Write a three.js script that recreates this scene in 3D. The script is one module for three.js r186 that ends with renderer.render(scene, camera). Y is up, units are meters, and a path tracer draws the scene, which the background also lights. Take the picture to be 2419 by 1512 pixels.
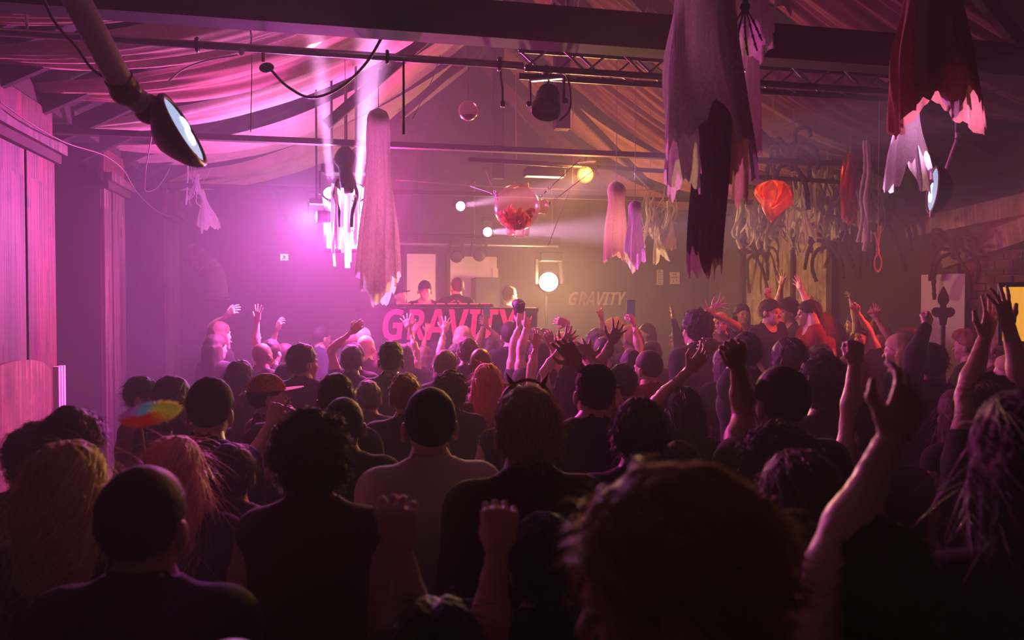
import * as THREE from 'three';
import { mergeGeometries, mergeVertices } from 'three/addons/utils/BufferGeometryUtils.js';
import { RoundedBoxGeometry } from 'three/addons/geometries/RoundedBoxGeometry.js';
import { TextGeometry } from 'three/addons/geometries/TextGeometry.js';
import { FontLoader } from 'three/addons/loaders/FontLoader.js';
import { RectAreaLightUniformsLib } from 'three/addons/lights/RectAreaLightUniformsLib.js';

RectAreaLightUniformsLib.init();
const V = (x, y, z) => new THREE.Vector3(x, y, z);
const scene = new THREE.Scene();
scene.background = new THREE.Color(0x000000);

// ---------- camera: about 28 mm, held a little over the heads of the crowd, turned 12 degrees to the right of the room's axis
const W = 2419, H = 1512, F = 1881, EYE = V(0, 1.95, 0);
const camera = new THREE.PerspectiveCamera(2 * Math.atan(H / 2 / F) * 180 / Math.PI, W / H, 0.05, 60);
camera.position.copy(EYE);
const YAW = 12.3 * Math.PI / 180, PITCH = Math.atan(41 / F);
camera.rotation.set(-PITCH, -YAW, 0, 'YXZ');
camera.updateMatrixWorld(true);
camera.filmGauge = 36; camera.focus = 6.5; camera.userData.fStop = 3.2;
// the point of the room that the photograph shows at a pixel, at a given distance
function at(px, py, d) { return V((px - W / 2) / F * d, (H / 2 - py) / F * d, -d).applyMatrix4(camera.matrixWorld); }

const renderer = new THREE.WebGLRenderer({ antialias: true });
renderer.toneMapping = THREE.LinearToneMapping;
renderer.toneMappingExposure = 1.0;
renderer.shadowMap.enabled = true;

// ---------- stage haze, an even mist in the whole hall
scene.fog = new THREE.FogExp2(new THREE.Color(1, 0.97, 1), 0.032);

// ---------- the lamps' light (each fitting is built further down, round its light)
const L = {
  blinder: { p: at(818, 522, 7.9), c: [[0.95, 0.08, 0.95], [1.0, 0.07, 0.55]], i: 195, side: [0.75, 0.92, 1.0], sideI: 6 },
  warm: { p: at(1296, 666, 11.6), c: [1.0, 0.56, 0.23], i: 75, spill: 40 },
};
function lamp(light, p, toward, soft = 2) {
  light.position.copy(p); light.castShadow = true; light.shadow.radius = soft;
  if (toward) { light.target.position.copy(toward); scene.add(light.target); }
  scene.add(light); return light;
}
const rgb = (a) => new THREE.Color().setRGB(a[0], a[1], a[2]);
// ---------- helpers
let seed = 7;
function rnd() { seed = (seed + 0x6d2b79f5) | 0; let t = Math.imul(seed ^ (seed >>> 15), 1 | seed); t = (t + Math.imul(t ^ (t >>> 7), 61 | t)) ^ t; return ((t ^ (t >>> 14)) >>> 0) / 4294967296; }
const rr = (a, b) => a + (b - a) * rnd();
const pick = (a) => a[Math.floor(rnd() * a.length) % a.length];
const clamp = (x, a, b) => Math.min(b, Math.max(a, x)), lerp = (a, b, t) => a + (b - a) * t, smooth = (a, b, x) => { const t = clamp((x - a) / (b - a), 0, 1); return t * t * (3 - 2 * t); };
function hash3(x, y, z) { let h = Math.imul(x, 374761393) + Math.imul(y, 668265263) + Math.imul(z, 2147483647 ^ 1274126177) | 0; h = Math.imul(h ^ (h >>> 13), 1274126177); return ((h ^ (h >>> 16)) >>> 0) / 4294967296; }
function noise(x, y, z = 0) {
  const i = Math.floor(x), j = Math.floor(y), k = Math.floor(z); let u = x - i, v = y - j, w = z - k;
  u = u * u * (3 - 2 * u); v = v * v * (3 - 2 * v); w = w * w * (3 - 2 * w);
  const a = lerp(lerp(hash3(i, j, k), hash3(i + 1, j, k), u), lerp(hash3(i, j + 1, k), hash3(i + 1, j + 1, k), u), v);
  const b = lerp(lerp(hash3(i, j, k + 1), hash3(i + 1, j, k + 1), u), lerp(hash3(i, j + 1, k + 1), hash3(i + 1, j + 1, k + 1), u), v);
  return lerp(a, b, w);
}
const fbm = (x, y, z = 0) => noise(x, y, z) * 0.5 + noise(x * 2.1 + 7, y * 2.1, z * 2.1) * 0.3 + noise(x * 4.3, y * 4.3 + 3, z * 4.3) * 0.2;
// periodic value noise for textures
function tileNoise(x, y, p) { const f = (i, j) => hash3(((i % p) + p) % p, ((j % p) + p) % p, p * 13); const i = Math.floor(x), j = Math.floor(y); let u = x - i, v = y - j; u = u * u * (3 - 2 * u); v = v * v * (3 - 2 * v); return lerp(lerp(f(i, j), f(i + 1, j), u), lerp(f(i, j + 1), f(i + 1, j + 1), u), v); }
function texture(n, fn, srgb = true) {
  const d = new Uint8Array(n * n * 4);
  for (let j = 0; j < n; j++) for (let i = 0; i < n; i++) { const c = fn(i / n, j / n), o = (j * n + i) * 4; for (let k = 0; k < 3; k++) d[o + k] = clamp(c[k] * 255, 0, 255); d[o + 3] = 255; }
  const t = new THREE.DataTexture(d, n, n); t.wrapS = t.wrapT = THREE.RepeatWrapping; t.magFilter = THREE.LinearFilter; t.minFilter = THREE.LinearFilter; if (srgb) t.colorSpace = THREE.SRGBColorSpace; t.needsUpdate = true; return t;
}
const rep = (t, x, y) => { const c = t.clone(); c.repeat.set(x, y); c.needsUpdate = true; return c; };
const taken = {};
function numbered(name) { const n = taken[name] = (taken[name] ?? -1) + 1; return n ? name + '_' + String(n).padStart(3, '0') : name; }
function shade(o) { o.castShadow = o.receiveShadow = true; return o; }
function part(parent, name, geometry, material) { const m = shade(new THREE.Mesh(geometry, material)); m.name = name; parent.add(m); return m; }
function thing(name, label, category, p, group) {
  const o = new THREE.Group(); o.name = numbered(name); if (p) o.position.copy(p); o.userData = { label, category }; if (group) o.userData.group = group; scene.add(o); return o;
}
function solo(name, label, category, geometry, material, group) { const m = shade(new THREE.Mesh(geometry, material)); m.name = numbered(name); m.userData = { label, category }; if (group) m.userData.group = group; scene.add(m); return m; }
function struct(name, label, geometry, material) {
  const m = geometry ? shade(new THREE.Mesh(geometry, material)) : new THREE.Group(); m.name = name; m.userData = { kind: 'structure', label, category: name.split('_')[0] }; scene.add(m); return m;
}
// a box with uv in metres, its centre at x, y, z
function bx(w, h, d, x = 0, y = 0, z = 0) {
  const g = new THREE.BoxGeometry(w, h, d), uv = g.attributes.uv, n = g.attributes.normal;
  for (let i = 0; i < uv.count; i++) { const ax = Math.abs(n.getX(i)) > 0.5 ? [d, h] : Math.abs(n.getY(i)) > 0.5 ? [w, d] : [w, h]; uv.setXY(i, uv.getX(i) * ax[0], uv.getY(i) * ax[1]); }
  g.translate(x, y, z); return g;
}
const boxTo = (x0, x1, y0, y1, z0, z1) => bx(x1 - x0, y1 - y0, z1 - z0, (x0 + x1) / 2, (y0 + y1) / 2, (z0 + z1) / 2);
// a bar of square or round section from a to b
function bar(a, b, w, h = w) { const g = bx(w, h, a.distanceTo(b)); const m = new THREE.Matrix4().lookAt(a, b, Math.abs(b.clone().sub(a).normalize().y) > 0.98 ? V(0, 0, 1) : V(0, 1, 0)); g.applyMatrix4(m); const c = a.clone().add(b).multiplyScalar(0.5); g.translate(c.x, c.y, c.z); return g; }
function rod(a, b, r, r2 = r, seg = 10) { const g = new THREE.CylinderGeometry(r2, r, a.distanceTo(b), seg); g.applyQuaternion(new THREE.Quaternion().setFromUnitVectors(V(0, 1, 0), b.clone().sub(a).normalize())); const c = a.clone().add(b).multiplyScalar(0.5); g.translate(c.x, c.y, c.z); return g; }
function tube(points, r, seg = 0, radial = 6) { return new THREE.TubeGeometry(new THREE.CatmullRomCurve3(points), seg || points.length * 6, r, radial); }
const merge = (list) => { list = list.map((g) => { const q = g.index ? g.toNonIndexed() : g; for (const k of Object.keys(q.attributes)) if (!['position', 'normal', 'uv'].includes(k)) q.deleteAttribute(k); if (!q.attributes.uv) q.setAttribute('uv', new THREE.BufferAttribute(new Float32Array(q.attributes.position.count * 2), 2)); if (!q.attributes.normal) q.computeVertexNormals(); return q; }); return mergeGeometries(list); };
const moved = (g, x, y, z, rx = 0, ry = 0, rz = 0, s = 1) => g.applyMatrix4(new THREE.Matrix4().compose(V(x, y, z), new THREE.Quaternion().setFromEuler(new THREE.Euler(rx, ry, rz)), typeof s === 'number' ? V(s, s, s) : s));
// a hanging line between two points
const sag = (a, b, s, n = 12) => Array.from({ length: n + 1 }, (_, i) => { const t = i / n, p = a.clone().lerp(b, t); p.y -= 4 * s * t * (1 - t); return p; });
const std = (color, roughness = 0.8, more = {}) => new THREE.MeshStandardMaterial({ color, roughness, side: THREE.DoubleSide, ...more });
const phys = (o) => new THREE.MeshPhysicalMaterial({ side: THREE.DoubleSide, ...o });
// ---------- surfaces
const paintedWood = texture(512, (u, v) => { // pale paint over vertical grain, with runs, chips and specks
  const grain = tileNoise(u * 48, v * 2, 48) * 0.5 + tileNoise(u * 120, v * 5, 120) * 0.5, patch = tileNoise(u * 6, v * 4, 6) * 0.6 + tileNoise(u * 24, v * 10, 24) * 0.4;
  const run = Math.pow(tileNoise(u * 30, v * 3 + 9, 30), 4) * 0.5, chip = tileNoise(u * 40, v * 16, 40) > 0.86 ? 0.45 : 0, speck = hash3(Math.floor(u * 170), Math.floor(v * 120), 5) > 0.992 ? 0.5 : 0;
  const k = clamp(0.74 + 0.42 * (grain - 0.5) + 0.5 * (patch - 0.5) - run * 1.1 - chip - speck, 0.07, 1); return [k, k * 0.93, k * 0.9];
});
const woodBump = texture(256, (u, v) => { const k = tileNoise(u * 48, v * 3, 48) * 0.6 + tileNoise(u * 110, v * 6, 110) * 0.4; return [k, k, k]; }, false);
const oldWood = texture(512, (u, v) => { const g = tileNoise(u * 4, v * 64, 64) * 0.5 + tileNoise(u * 9, v * 128, 128) * 0.5, p = tileNoise(u * 5, v * 7, 35); const k = 0.35 + 0.4 * g + 0.25 * p; return [k, k * 0.8, k * 0.66]; });
const plaster = texture(1024, (u, v) => { // limewashed wall: grey streaks and brown splashes
  const p = tileNoise(u * 5, v * 4, 20) * 0.5 + tileNoise(u * 17, v * 13, 17 * 13) * 0.3 + tileNoise(u * 70, v * 70, 70) * 0.2, run = Math.pow(tileNoise(u * 60, v * 2 + 3, 60), 3);
  const a = Math.floor(u * 64), b = Math.floor(v * 64), hx = hash3(a, b, 31), ox = u * 64 - a - 0.3 - 0.4 * hash3(a, b, 32), oy = v * 64 - b - 0.3 - 0.4 * hash3(a, b, 33), th = hash3(a, b, 34) * 3.1;
  const dx = ox * Math.cos(th) + oy * Math.sin(th), dy = oy * Math.cos(th) - ox * Math.sin(th), splash = hx > 0.62 && dx * dx / 0.11 + dy * dy / 0.012 < 1 ? 1 : 0;
  const k = clamp(0.62 + 0.5 * (p - 0.5) - 0.35 * run, 0.08, 1); return splash ? [k * 0.5, k * 0.22, k * 0.16] : [k, k * 0.95, k * 0.86];
});
const greyWall = texture(512, (u, v) => { const p = tileNoise(u * 6, v * 5, 30) * 0.5 + tileNoise(u * 32, v * 32, 32) * 0.3 + tileNoise(u * 90, v * 90, 90) * 0.2, run = Math.pow(tileNoise(u * 44, v * 2, 44), 4); const k = 0.55 + 0.35 * (p - 0.5) + 0.35 * run; return [k, k * 0.97, k * 0.92]; });
const M = {
  paint: std(0x64524f, 0.62, { map: paintedWood, bumpMap: woodBump, bumpScale: 0.004 }),
  paintRed: std(0x6e2834, 0.6, { map: paintedWood, bumpMap: woodBump, bumpScale: 0.004 }),
  timber: std(0x35241f, 0.8, { map: oldWood }),
  dark: std(0x1b1417, 0.85), black: std(0x0b0a0c, 0.6), steel: std(0x8c8a90, 0.38, { metalness: 0.9 }), blackMetal: std(0x101014, 0.42, { metalness: 0.4 }),
  roofBoard: std(0x241512, 0.9, { map: oldWood }),
  plaster: std(0xf2dfbd, 0.9, { map: plaster }), grey: std(0x7a7068, 0.85, { map: greyWall }), backWall: std(0x3e3a36, 0.85, { map: greyWall }),
  darkWall: std(0x241c1d, 0.9, { map: greyWall }), floor: std(0x2a2422, 0.7, { map: greyWall }), string: std(0x8a7c7c, 0.7), wire: std(0x6a5a5c, 0.7), cable: std(0x0c0b0d, 0.5), whitePaint: std(0xcfc6c2, 0.7),
};

// ---------- the hall: a long pitched-roof shed
const XL = -2.2, XR = 6.4, ZB = -13, ZF = 2.6, EAVE = 3.45, RIDGE = 5.75, XM = (XL + XR) / 2, XO = -3.1;
struct('floor', 'dark worn concrete floor under the crowd', boxTo(XO - 0.3, XR + 0.3, -0.2, 0, ZB - 0.3, ZF + 0.3), M.floor);
const wallLeft = struct('wall_left', 'dark recessed side wall with pale painted wooden piers');
part(wallLeft, 'wall_panel', boxTo(XO - 0.25, XO, 0, EAVE + 0.4, ZB - 0.3, ZF + 0.3), M.dark);
part(wallLeft, 'head_beam', boxTo(XO, XL - 0.02, EAVE + 0.02, EAVE + 0.4, ZB, ZF), M.timber);
function pier(z0, z1, planks, mats) {
  const g = new THREE.Group(); g.name = 'pier'; wallLeft.add(g);
  part(g, 'core', boxTo(XO, XL - 0.035, 0, EAVE + 0.02, z1, z0), M.dark);
  const w = (z0 - z1) / planks;
  for (let i = 0; i < planks; i++) {
    const a = z0 - i * w, m = mats[i % mats.length], t = 0.035 + (i % 2) * 0.012;
    const geo = boxTo(XL - 0.035, XL - 0.035 + t, 0, 3.12, a - w + 0.006, a - 0.006); geo.attributes.uv.array.forEach((_, k, A) => { if (k % 2) A[k] *= 0.35; else A[k] = A[k] * 1.2 + i * 0.31 + z0; });
    part(g, 'plank', geo, m);
  }
  part(g, 'rail', boxTo(XL - 0.035, XL + 0.09, 3.12, 3.2, z1 - 0.06, z0 + 0.06), M.paint);
  part(g, 'rail', boxTo(XL - 0.035, XL + 0.05, 3.05, 3.12, z1 - 0.04, z0 + 0.04), M.timber);
  part(g, 'upper_board', boxTo(XL - 0.035, XL, 3.2, EAVE, z1, z0), M.paintRed);
}
pier(-4.6, -6.95, 4, [M.paint, M.paint, M.paint, M.paintRed]);
pier(-8.35, -9.12, 3, [M.paint]);
pier(-11.2, -12.0, 2, [M.paint]);
part(wallLeft, 'brace', bar(V(XO + 0.3, 2.0, -7.0), V(XO + 0.3, 3.4, -8.2), 0.1, 0.06), M.timber);
part(wallLeft, 'brace', bar(V(XO + 0.25, 3.4, -9.2), V(XO + 0.25, 2.6, -10.2), 0.09, 0.05), M.timber);
part(wallLeft, 'post', boxTo(XO, XO + 0.16, 0, EAVE, -10.25, -10.1), M.timber);

const wallRight = struct('wall_right', 'stained plaster side wall with brick bay, under the spider decorations');
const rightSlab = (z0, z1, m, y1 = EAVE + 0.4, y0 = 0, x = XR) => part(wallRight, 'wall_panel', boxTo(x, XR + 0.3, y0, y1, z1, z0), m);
{
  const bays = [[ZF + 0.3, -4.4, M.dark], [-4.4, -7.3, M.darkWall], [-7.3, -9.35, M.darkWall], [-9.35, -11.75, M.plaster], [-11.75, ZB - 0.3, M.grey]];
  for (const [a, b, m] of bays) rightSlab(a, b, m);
}
const wallBack = struct('wall_back', 'grey end wall behind the booth with painted lettering');
part(wallBack, 'wall_panel', boxTo(XO - 0.25, XR + 0.3, 0, EAVE + 0.4, ZB - 0.3, ZB), M.backWall);
const gable = (z0, z1) => { const s = new THREE.Shape([new THREE.Vector2(XO - 0.25, EAVE + 0.4), new THREE.Vector2(XR + 0.3, EAVE + 0.4), new THREE.Vector2(XM, RIDGE + 0.4)]); const g = new THREE.ExtrudeGeometry(s, { depth: z1 - z0, bevelEnabled: false }); g.translate(0, 0, z0); return g; };
part(wallBack, 'gable', gable(ZB - 0.3, ZB), M.backWall);
const wallFront = struct('wall_front', 'dark end wall behind the photographer');
part(wallFront, 'wall_panel', boxTo(XO - 0.25, XR + 0.3, 0, EAVE + 0.4, ZF, ZF + 0.3), M.dark);
part(wallFront, 'gable', gable(ZF, ZF + 0.3), M.dark);

const ceiling = struct('ceiling', 'dark pitched board ceiling above the cloth swags');
for (const [xa, xe] of [[XO - 0.3, -1], [XR + 0.3, 1]]) {
  const a = V(XM, RIDGE + 0.12, 0), dir = V(xe * (xe < 0 ? XM - XL : XR - XM), EAVE + 0.05 - RIDGE, 0), k = Math.abs((xa - XM) / dir.x), b = a.clone().addScaledVector(dir, k + 0.04);
  const s = new THREE.Shape([new THREE.Vector2(a.x, a.y), new THREE.Vector2(b.x, b.y), new THREE.Vector2(b.x, b.y + 0.16), new THREE.Vector2(a.x, a.y + 0.2)]);
  const g = new THREE.ExtrudeGeometry(s, { depth: ZF - ZB + 0.6, bevelEnabled: false }); g.translate(0, 0, ZB - 0.3); part(ceiling, 'roof_slope', g, M.roofBoard);
  for (let z = -12.2; z < ZF; z += 0.775) part(ceiling, 'rafter', bar(V(XM, RIDGE, z), V(xe < 0 ? XL - 0.2 : XR, xe < 0 ? EAVE + 0.02 - 0.1 : EAVE, z), 0.06, 0.14), M.roofBoard);
}
part(ceiling, 'ridge_board', boxTo(XM - 0.03, XM + 0.03, RIDGE - 0.12, RIDGE + 0.1, ZB, ZF), M.roofBoard);
const roofY = (x) => RIDGE - (RIDGE - EAVE) * Math.abs(x - XM) / ((XR - XL) / 2);
const onRight = (px, py, off = 0) => { const a = at(px, py, 1).sub(EYE), k = (XR - off) / a.x; return EYE.clone().addScaledVector(a, k); };
// tie beams with braces across the hall
let trimN = 0;
for (const z of [-1.2, -4.3, -7.4, -10.5]) {
  const t = struct('trim_' + (++trimN), ['timber tie beam over the photographer', 'nearest dark tie beam crossing above the crowd', 'second tie beam behind the lighting truss', 'farthest tie beam above the stage'][trimN - 1]);
  t.userData.category = 'beam';
  const slim = trimN > 2 ? 0.5 : 1; part(t, 'tie_beam', boxTo(XL - 0.5, XR, EAVE - 0.08, EAVE - 0.08 + 0.2 * slim * slim, z - 0.08 * slim, z + 0.08 * slim), M.timber);
  for (const s of [-1, 1]) part(t, 'brace', bar(V(XM + s * 0.15, RIDGE - 0.3, z), V(XM + s * 2.2, EAVE + 0.1, z), 0.06, 0.09), M.timber);
  part(t, 'king_post', boxTo(XM - 0.07, XM + 0.07, EAVE + 0.16, RIDGE - 0.1, z - 0.06, z + 0.06), M.timber);
}
// ---------- cloth swags under the roof
const clothWeave = texture(256, (u, v) => { const k = 0.86 + 0.14 * tileNoise(u * 128, v * 128, 128) - 0.1 * tileNoise(u * 9, v * 3, 27); return [k, k, k]; });
const veil = (c, t, o = 1) => phys({ color: rgb(c), roughness: 1, transmission: t, thickness: 0, map: clothWeave, specularIntensity: 0.2 });
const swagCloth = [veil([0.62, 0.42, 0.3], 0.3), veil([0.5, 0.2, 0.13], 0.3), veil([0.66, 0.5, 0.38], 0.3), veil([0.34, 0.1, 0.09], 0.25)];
const swagShaded = [veil([0.16, 0.06, 0.05], 0.25), veil([0.26, 0.12, 0.07], 0.25)];  // darker copies: shade of the right slope put into the cloth colour
function swag(a, b, zc, w, drop, sd, flare = 0.35) {
  const nt = 40, ns = 36, pos = [], uv = [], idx = [];
  for (let i = 0; i <= nt; i++) for (let j = 0; j <= ns; j++) {
    const t = i / nt, s = j / ns * 2 - 1, mid = Math.sin(Math.PI * t), width = w / 2 * lerp(flare, 1, Math.pow(mid, 0.7));
    const p = a.clone().lerp(b, t), pl = Math.sin(s * 14 + noise(s * 3 + sd, t * 2, sd) * 7) * 0.5 + Math.sin(s * 31 + noise(t * 3, s * 4, sd) * 6) * 0.3;
    p.y += -drop * 4 * t * (1 - t) * (0.85 + 0.3 * noise(s * 1.5 + sd, 1, sd)) - 0.14 * (1 - s * s) * mid + pl * lerp(0.045, 0.03, mid); p.z = zc + s * width + 0.1 * (noise(t * 3 + sd, s, 2) - 0.5);
    p.x += 0.03 * pl; pos.push(p.x, p.y, p.z); uv.push(t * 5, s);
    if (i && j) { const o = i * (ns + 1) + j; idx.push(o, o - 1, o - ns - 1, o - 1, o - ns - 2, o - ns - 1); }
  }
  const g = new THREE.BufferGeometry(); g.setAttribute('position', new THREE.Float32BufferAttribute(pos, 3)); g.setAttribute('uv', new THREE.Float32BufferAttribute(uv, 2)); g.setIndex(idx); g.computeVertexNormals(); return g;
}
{
  const rows = [-2.75, -3.65, -4.95, -5.85, -6.75, -8.05, -8.95, -9.85, -11.1, -12.05], ord = ['nearest', 'second', 'third', 'fourth', 'fifth', 'sixth', 'seventh', 'eighth', 'ninth', 'farthest'];
  rows.forEach((z, i) => {
    for (const side of [-1, 1]) {
      const a = V(XM + side * 0.1, RIDGE - 0.16, z), b = side < 0 ? V(XL - 0.05, EAVE + 0.12, z) : V(XR - 0.06, EAVE + 0.12, z), m = side > 0 && i < 6 ? swagShaded[i % 2] : swagCloth[(i * 2 + (side < 0 ? 0 : 1)) % 4];
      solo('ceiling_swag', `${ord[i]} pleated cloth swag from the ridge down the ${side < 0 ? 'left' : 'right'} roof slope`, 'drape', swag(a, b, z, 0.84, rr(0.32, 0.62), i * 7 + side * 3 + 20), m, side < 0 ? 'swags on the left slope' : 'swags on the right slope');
    }
  });
}

// ---------- scaffold pipe and lighting truss across the hall
{
  const y = 3.42, z = -4.98;
  const t = thing('lighting_truss', 'black box lighting truss crossing above the hanging par can', 'truss', V(2.6, y, z)), x0 = -1.45, x1 = 1.9;
  for (const [dy, dz] of [[0, 0.09], [0, -0.09], [0.17, 0.09], [0.17, -0.09]]) part(t, 'chord', rod(V(x0, dy, dz), V(x1, dy, dz), 0.021, 0.021, 10), M.blackMetal);
  const step = 0.2; for (let i = 0; i * step < x1 - x0; i++) { const a = x0 + i * step; part(t, 'diagonal', rod(V(a, i % 2 ? 0.17 : 0, 0.09), V(a + step, i % 2 ? 0 : 0.17, 0.09), 0.008, 0.008, 6), M.steel); part(t, 'diagonal', rod(V(a, i % 2 ? 0 : 0.17, -0.09), V(a + step, i % 2 ? 0.17 : 0, -0.09), 0.008, 0.008, 6), M.steel); if (i % 2) part(t, 'diagonal', rod(V(a, 0, 0.09), V(a + step, 0, -0.09), 0.007, 0.007, 6), M.steel); }
  for (const x of [x0 + 0.3, x1 - 0.3]) part(t, 'hanger', rod(V(x, 0.17, 0), V(x, 1.15, 0), 0.012, 0.012, 6), M.steel);
  const p = thing('scaffold_pipe', 'long steel scaffold pipe running left from the truss', 'pipe', V(-0.5, 3.44, z));
  part(p, 'pipe', rod(V(-2.1, 0.02, 0), V(1.66, 0.02, 0), 0.024, 0.024, 12), M.steel); for (const x of [-1.4, -0.3, 0.8, 1.5]) part(p, 'clamp', moved(new THREE.TorusGeometry(0.034, 0.012, 6, 14), x, 0.02, 0, 0, Math.PI / 2), M.blackMetal);
  part(p, 'drop_line', rod(V(0.9, 0, 0), V(0.9, -0.45, 0), 0.008, 0.008, 6), M.blackMetal); part(p, 'hanger', rod(V(-1.2, 0.02, 0), V(-1.2, 0.95, 0), 0.008, 0.008, 6), M.steel);
  const b = thing('lighting_bar', 'thin rear lighting bar carrying the orange par can', 'bar', V(3.2, 3.36, -8.05));
  part(b, 'bar', rod(V(-1.9, 0.05, 0), V(2.6, -0.05, 0), 0.024, 0.024, 10), M.blackMetal); part(b, 'ballast_box', new RoundedBoxGeometry(0.42, 0.09, 0.14, 2, 0.01).translate(-1.1, -0.06, 0), M.blackMetal);
  for (const x of [-1.4, 0.4, 2.2]) part(b, 'hanger', rod(V(x, 0, 0), V(x, 0.95, 0), 0.01, 0.01, 6), M.steel);
}
// a par can: yoke, body, lens; aimed along dir
function parCan(name, label, p, dir, r, bodyMat, lensMat, top) {
  const g = thing(name, label, 'stage light', p), u = dir.clone().normalize(), q = new THREE.Quaternion().setFromUnitVectors(V(0, 0, 1), u), side = V(u.z, 0, -u.x).normalize();
  const prof = [[0.001, -1.75], [0.45, -1.7], [0.72, -1.45], [0.86, -1.0], [0.9, -0.2], [1.0, 0], [1.06, 0.12], [1.06, 0.55], [0.98, 0.55], [0.97, 0.1], [0.9, 0.02]].map(([a, b]) => new THREE.Vector2(a * r, b * r));
  const can = new THREE.LatheGeometry(prof, 28); can.rotateX(Math.PI / 2); can.applyQuaternion(q); part(g, 'can', can, bodyMat);
  const lens = new THREE.SphereGeometry(r * 1.6, 24, 8, 0, Math.PI * 2, 0, 0.62); lens.scale(1, 0.3, 1); lens.rotateX(Math.PI / 2); lens.translate(0, 0, r * -0.15); lens.applyQuaternion(q); part(g, 'lens', lens, lensMat);
  const ym = M.blackMetal, a = side.clone().multiplyScalar(r * 1.25), h = top; part(g, 'yoke', bar(a.clone().addScaledVector(u, -r * 0.3), a.clone().add(V(0, h, 0)), 0.012, 0.03), ym); part(g, 'yoke', bar(a.clone().negate().addScaledVector(u, -r * 0.3), a.clone().negate().add(V(0, h, 0)), 0.012, 0.03), ym); part(g, 'yoke', bar(a.clone().add(V(0, h, 0)), a.clone().negate().add(V(0, h, 0)), 0.03, 0.012), M.steel);
  for (const s of [-1, 1]) part(g, 'knob', new THREE.SphereGeometry(r * 0.22, 10, 8).translate(a.x * s * 1.08 - u.x * r * 0.3, -u.y * r * 0.3, a.z * s * 1.08 - u.z * r * 0.3), ym);
  part(g, 'hook_clamp', rod(V(0, h, 0), V(0, h + 0.09, 0), 0.014, 0.014, 8), ym);
  return g;
}
const deadLens = std(0x2a2630, 0.15, { metalness: 0.2 });
{
  const p = at(1291, 250, 5.15), g = parCan('par_can', 'black par can hanging switched off below the truss', p, V(-0.2, -0.75, 0.35), 0.09, M.blackMetal, deadLens, 0.17);
  part(g, 'lead', tube([V(0.0, 0.1, -0.03), V(0.05, 0.24, 0.02), V(0.12, 0.2, 0.03), V(0.15, -0.02, 0.02), V(0.09, -0.09, 0.0)], 0.007), M.cable);
  const q = at(1384, 412, 8.4), dir = at(1225, 500, 5.4).sub(q).normalize();
  const on = std(0x331000, 0.3, { emissive: rgb([1.0, 0.36, 0.05]), emissiveIntensity: 3.2 });
  const o = parCan('orange_par_light', 'small par light glowing orange under the rear bar', q, dir, 0.085, M.blackMetal, on, 0.13);
  for (let i = 0; i < 19; i++) { const k = i ? (i < 7 ? 1 : 2) : 0, an = i < 7 ? i * 1.047 : (i - 7) * 0.5236, e = new THREE.SphereGeometry(0.011, 8, 6); const m4 = new THREE.Matrix4().makeRotationFromQuaternion(new THREE.Quaternion().setFromUnitVectors(V(0, 0, 1), dir)); e.translate(Math.cos(an) * k * 0.031, Math.sin(an) * k * 0.031, 0.045); e.applyMatrix4(m4); part(o, 'bulb', e, on); }
  lamp(new THREE.PointLight(rgb([1.0, 0.36, 0.07]), 7), q.clone().addScaledVector(dir, 0.14), null, 3); lamp(new THREE.SpotLight(rgb([1.0, 0.4, 0.08]), 60, 0, 0.3, 0.8), q.clone().addScaledVector(dir, 0.14), at(1225, 510, 6.6), 3);
  const plug = thing('cable_drop', 'short dangling power cable beside the switched off par can', 'cable', at(1183, 150, 5.15)); part(plug, 'lead', tube([V(0, 0.04, 0), V(0, -0.08, 0), V(0.008, -0.16, 0.01), V(0.012, -0.24, 0)], 0.007), M.cable); part(plug, 'plug', new RoundedBoxGeometry(0.028, 0.04, 0.028, 2, 0.006).translate(0.012, -0.26, 0), M.cable);
}
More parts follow.
